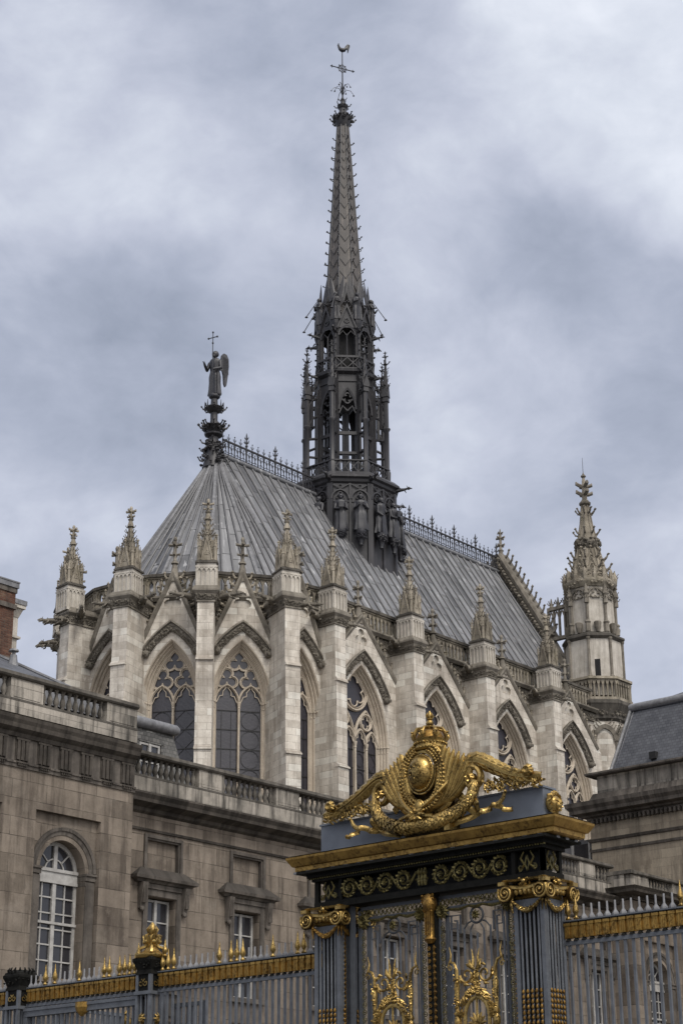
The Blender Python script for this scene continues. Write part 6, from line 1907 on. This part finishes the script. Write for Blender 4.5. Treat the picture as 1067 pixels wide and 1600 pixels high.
# crossed stems where the garland is tied
m = gm()
m.tube(path2([(U0-.35, 7.42, -.34), (U0, 7.50, -.38), (U0+.30, 7.70, -.30), (U0+.5, 7.95, -.15)], n=6), [.03]*19, 6)
m.tube(path2([(U0+.30, 7.40, -.34), (U0, 7.46, -.38), (U0-.30, 7.68, -.30), (U0-.5, 7.95, -.15)], n=6), [.03]*19, 6)
for k in range(8):
    a = 2*pi*k/8; leafstrip(m, [(U0, -.40, 7.44), (U0+.10*cos(a), -.43, 7.44+.07*sin(a)), (U0+.19*cos(a), -.40, 7.44+.12*sin(a))], [.02, .035, .006], depth=.4)
m.box(U0-.06+.55, U0+.14+.45, -.3, -.1, 7.15, 7.26)
m.build('tie', M_GOLD, cs)
# crown
cwn = MB(GT @ TR(U0+.05, -.02, 0))
cwn.lathe([(.20, 8.52), (.245, 8.54), (.25, 8.58), (.235, 8.60), (.25, 8.66), (.27, 8.70), (.25, 8.71), (.22, 8.6)], 28, caps=False)
for i in range(28):
    a = 2*pi*i/28; r = .262
    cwn.ball((r*cos(a), r*sin(a), 8.63), .017 if i % 2 else .024, 5, 4); cwn.ball((.255*cos(a), .255*sin(a), 8.55), .012, 5, 4)
for i in range(8):
    a = 2*pi*i/8+.2; c_, s_3 = cos(a), sin(a)
    for q in (-1, 0, 1):
        b_ = a+q*.16; cwn.tube([(.265*cos(a), .265*sin(a), 8.69), (.30*cos(b_), .30*sin(b_), 8.755), (.31*cos(b_), .31*sin(b_), 8.79-.02*abs(q))], [.016, .022, .012], 5)
    cwn.ball((.31*c_, .31*s_3, 8.80), .022, 6, 5)
    cwn.tube([(.27*c_, .27*s_3, 8.72), (.275*c_, .275*s_3, 8.80), (.22*c_, .22*s_3, 8.875), (.12*c_, .12*s_3, 8.90), (.02*c_, .02*s_3, 8.885)], [.02, .024, .024, .02, .016], 6)
    for k in range(6):
        t_ = k/5; r = .28*cos(t_*1.35)+.0; cwn.ball((r*c_, r*s_3, 8.77+.135*sin(t_*1.4)), .018, 5, 4)
cwn.lathe([(.06, 8.885), (.075, 8.92), (.045, 8.945), (.06, 8.96), (.062, 9.0), (.04, 9.03), (.055, 9.045), (.03, 9.075), (.045, 9.09), (.035, 9.13), (.004, 9.19)], 12)
for k in range(6):
    a = pi/3*k; cwn.tube([(.03*cos(a), .03*sin(a), 9.05), (.06*cos(a), .06*sin(a), 9.10), (.03*cos(a), .03*sin(a), 9.16)], [.012, .018, .004], 4)
cwo = cwn.build('crown', M_GOLD, cs, smooth=60)
m = MB(GT @ TR(U0+.05, -.02, 0)); m.lathe([(.23, 8.58), (.24, 8.72), (.20, 8.82), (.10, 8.87)], 16); m.build('crown_lining', M_GOLDD, cs, smooth=60)

# ---- doors
XC = .10
def rosette_strip(mb, u, w, z0, z1, y=-.02):
    mb.box(u-w/2, u-w/2+.012, y, y+.05, z0, z1); mb.box(u+w/2-.012, u+w/2, y, y+.05, z0, z1)
def door(uc, hw, s):
    """one leaf, centre uc, half width hw; s = +1 when its meeting stile is on the right"""
    name = 'openwork_door'
    m = gm(); z0 = .2; zt = 6.22; y = .06
    m.box(uc-hw, uc-hw+.05, y, y+.08, z0, zt); m.box(uc+hw-.05, uc+hw, y, y+.08, z0, zt)
    m.box(uc-hw, uc+hw, y, y+.08, zt-.05, zt); m.box(uc-hw, uc+hw, y, y+.08, 6.02, 6.05); m.box(uc-hw, uc+hw, y, y+.08, 2.6, 2.68); m.box(uc-hw, uc+hw, y, y+.08, z0, z0+.1)
    st_ = .19
    for sg in (-1, 1): m.box(uc+sg*(hw-st_)-.018, uc+sg*(hw-st_)+.018, y, y+.06, z0, 6.04)
    # plain bars inside, joined by round heads to the ring
    inn = hw-st_; bars_ = []
    for k in range(-4, 5):
        x = uc+k*inn/4.6
        top = 5.62 if abs(k) <= 1 else (5.70 if abs(k) == 2 else 5.80)
        bars_.append((x-.010, x+.010, y+.01, y+.04, z0, top if k else 5.60))
    for sg in (-1, 1):
        x = uc+sg*inn/4.6
        m.tube([(x-sg*0, y+.02, 5.55), (x, y+.02, 5.66), (uc+sg*.07, y+.02, 5.74)], .014, 5)
        m.tube([(uc+sg*inn*.43, y+.02, 5.5), (uc+sg*inn*.43, y+.02, 5.68), (uc+sg*inn*.30, y+.02, 5.76), (uc+sg*.11, y+.02, 5.78)], .014, 5)
        # square meander in the upper corners
        a = uc+sg*inn*.55
        P = [(0, 5.62), (0, 5.90), (.17, 5.90), (.17, 5.70), (.06, 5.70), (.06, 5.82), (.115, 5.82)]
        m.tube([(a+sg*p[0], y+.02, p[1]) for p in P], .017, 4)
        m.tube([(a+sg*.17, y+.02, 5.9), (uc+sg*inn, y+.02, 5.9)], .014, 4)
    m.tube([(uc+.12*cos(2*pi*i/20), y+.02, 5.87+.12*sin(2*pi*i/20)) for i in range(20)], .019, 5, closed=True)
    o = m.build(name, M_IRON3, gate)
    for bx in bars_: m = gm(); m.box(*bx); m.build('door_bar', M_IRON, o)
    d = gm()
    for k in range(8):
        a = pi/4*k; leafstrip(d, [(uc, y-.01, 5.87), (uc+.04*cos(a), y-.035, 5.87+.04*sin(a)), (uc+.078*cos(a), y-.01, 5.87+.078*sin(a))], [.012, .022, .006], depth=.4)
    # corner flowers under the lintel
    for sg in (-1, 1):
        cx_q = uc+sg*(hw-.14)
        for r, nn_ in ((.13, 11), (.075, 8)):
            for k in range(nn_):
                a = 2*pi*k/nn_; leafstrip(d, [(cx_q, y-.03, 5.98), (cx_q+r*.6*cos(a), y-.07, 5.98+r*.6*sin(a)), (cx_q+r*cos(a), y-.03, 5.98+r*sin(a))], [.015, .035, .008], depth=.4)
    # diamond lattice under the lintel
    n = int(hw*2/.085)
    for i in range(n):
        x = uc-hw+.04+i*(2*hw-.08)/n; w = (2*hw-.08)/n
        d.tube([(x, y+.01, 6.06), (x+w, y+.01, 6.17)], .010, 4); d.tube([(x+w, y+.01, 6.06), (x, y+.01, 6.17)], .010, 4); d.ball((x+w/2, y, 6.115), .02, 5, 4)
    for sg in (-1, 1):
        d.tube([(uc+sg*(hw-.25), y, 6.0), (uc+sg*hw*.4, y, 5.98), (uc+sg*.13, y, 6.02), (uc, y, 5.99)], [.02, .025, .02, .03], 5)
    d.build('iron_ornament', M_VERD, o)
    # ring-and-leaf strips in the stiles
    for sg in (-1, 1):
        g = gm(); x = uc+sg*(hw-.115); z = 3.2
        while z < 5.82:
            g.tube([(x+.034*cos(2*pi*i/10), y, z+.034*sin(2*pi*i/10)) for i in range(10)], .009, 4, closed=True); g.ball((x, y, z), .014, 5, 4)
            for q in (-1, 1): g.tube([(x, y, z+.045), (x+q*.03, y, z+.06), (x, y, z+.09)], .006, 4)
            z += .115
        g.build('stile_rings', M_VERD, o)
    # gilded openwork panel
    g = gm(); yg = y-.05
    for sg in (-1, 1):
        x = uc+sg*.36
        g.lathe([(.035, 3.3), (.05, 3.5), (.03, 3.6), (.045, 4.0), (.055, 4.15), (.03, 4.2), (.06, 4.25), (.06, 4.33), (.035, 4.38), (.055, 4.42), (.03, 4.48), (.04, 4.7), (.048, 4.85), (.022, 4.92)], 9, cx=x, cy=yg)
        for k in range(40): g.nub((x+random.uniform(-.045, .045), yg-.035, random.uniform(4.3, 5.0)), .02)
        g.tube([(x, yg, 4.9), (x+sg*.0, yg, 5.06), (x+sg*.05, yg, 5.17), (x+sg*.13, yg, 5.2), (x+sg*.16, yg, 5.13)], [.028, .026, .024, .02, .012], 6)
        g.tube([(x+sg*.12, yg, 5.2), (x+sg*.10, yg, 5.30), (x+sg*.13, yg, 5.42)], [.02, .014, .004], 5)
        g.tube([(q, yg, z) for q, z in spiral(x+sg*.13, 5.10, .01, .05, pi/2, -sg*1.2, 12)], .011, 4)
        # S scrolls between the shafts
        g.tube([(q, yg, z) for q, z in spiral(uc+sg*.17, 4.98, .02, .13, -pi/2, sg*1.25, 22)], [.013+.010*i/22 for i in range(23)], 5)
        for k in range(9):
            a = random.uniform(0, 2*pi); leafstrip(g, [(uc+sg*.17+.12*cos(a), yg-.01, 4.98+.12*sin(a)), (uc+sg*.17+.15*cos(a+.3), yg-.03, 4.98+.15*sin(a+.3)), (uc+sg*.17+.165*cos(a+.6), yg, 4.98+.165*sin(a+.6))], [.012, .025, .006], depth=.4)
        g.tube([(uc+sg*.06, yg, 5.08), (uc+sg*.045, yg, 5.22), (uc+sg*.07, yg, 5.36)], [.035, .022, .004], 5)
        leafstrip(g, [(uc+sg*.02, yg-.02, 5.05), (uc+sg*.09, yg-.04, 5.12), (uc+sg*.11, yg-.01, 5.2)], [.02, .035, .006], depth=.4)
    for R_, r_ in ((.225, .034), (.30, .014)):
        P = [(uc-R_, yg, 3.9)]+[(uc-R_*cos(pi*i/18), yg, 4.36+R_*1.25*sin(pi*i/18)) for i in range(19)]+[(uc+R_, yg, 3.9)]
        g.tube(P, r_, 7, flat=.7)
    for k in range(90):
        a = random.uniform(0, pi); R_ = random.uniform(.24, .31); leafstrip(g, [(uc-R_*cos(a), yg-.02, 4.36+R_*1.25*sin(a)), (uc-(R_+.03)*cos(a+.1), yg-.045, 4.36+(R_+.03)*1.25*sin(a+.1)), (uc-(R_+.05)*cos(a+.22), yg-.01, 4.36+(R_+.05)*1.25*sin(a+.22))], [.010, .022, .005], depth=.4, rib=False)
    for k in range(7):
        a = pi*(.5+(k-3)*.15); leafstrip(g, path2([(uc, 4.2), (uc+.09*cos(a), 4.25+.10*sin(a)), (uc+.17*cos(a), 4.25+.19*sin(a))], yg, 4), [.012, .02, .026, .03, .03, .025, .02, .012, .004], depth=.4)
    g.tube([(uc, yg, 3.9), (uc, yg, 4.62), (uc, yg, 4.84), (uc, yg, 5.0)], [.018, .018, .03, .02], 6)
    for k in range(30): g.nub((uc+random.uniform(-.09, .09), yg-.02, random.uniform(4.76, 4.95)), .024)
    g.build('gilded_panel', M_GOLD, o, smooth=50)
    return o
door(-.72, .72, 1); door(.90, .76, -1)
# gilded meeting post
m = gm()
m.box(XC-.085, XC+.085, -.02, .10, 0, 6.26)
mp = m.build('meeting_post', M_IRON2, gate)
m = gm()
m.lathe([(.05, 5.5), (.10, 5.56), (.07, 5.6), (.07, 5.98), (.10, 6.02), (.12, 6.1), (.10, 6.2), (.05, 6.26)], 10, cx=XC, cy=-.05)
for k in range(50): m.nub((XC+random.uniform(-.11, .11), -.10, random.uniform(5.98, 6.24)), .03)
for q in (-.04, 0, .04): m.box(XC+q-.01, XC+q+.01, -.13, -.1, 5.62, 5.96)
for z in range(24):
    zz_ = 3.2+z*.095; m.tube([(XC+.05, -.04, zz_), (XC+.075, -.06, zz_+.045), (XC+.05, -.04, zz_+.09)], [.012, .026, .008], 4)
    m.tube([(XC-.05+.028*cos(2*pi*i/8), -.03, zz_+.045+.028*sin(2*pi*i/8)) for i in range(8)], .008, 4, closed=True); m.ball((XC-.05, -.03, zz_+.045), .013, 5, 4)
m.build('gilded_herm', M_GOLDD, mp, smooth=40)
# jambs beside the piers
for u in (-1.62, 1.70):
    m = gm(); m.box(u-.075, u-.055, 0, .12, 0, 6.26); m.box(u+.055, u+.075, 0, .12, 0, 6.26); m.box(u-.055, u+.055, .05, .07, 0, 6.26)
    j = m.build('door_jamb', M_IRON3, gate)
    m = gm(); z = 3.2
    while z < 6.0:
        m.tube([(u-.035, 0, z), (u-.045, -.02, z+.03), (u-.035, 0, z+.06)], [.010, .016, .006], 4)
        z += .07
    m.build('gilt_husks', M_GOLDD, j)
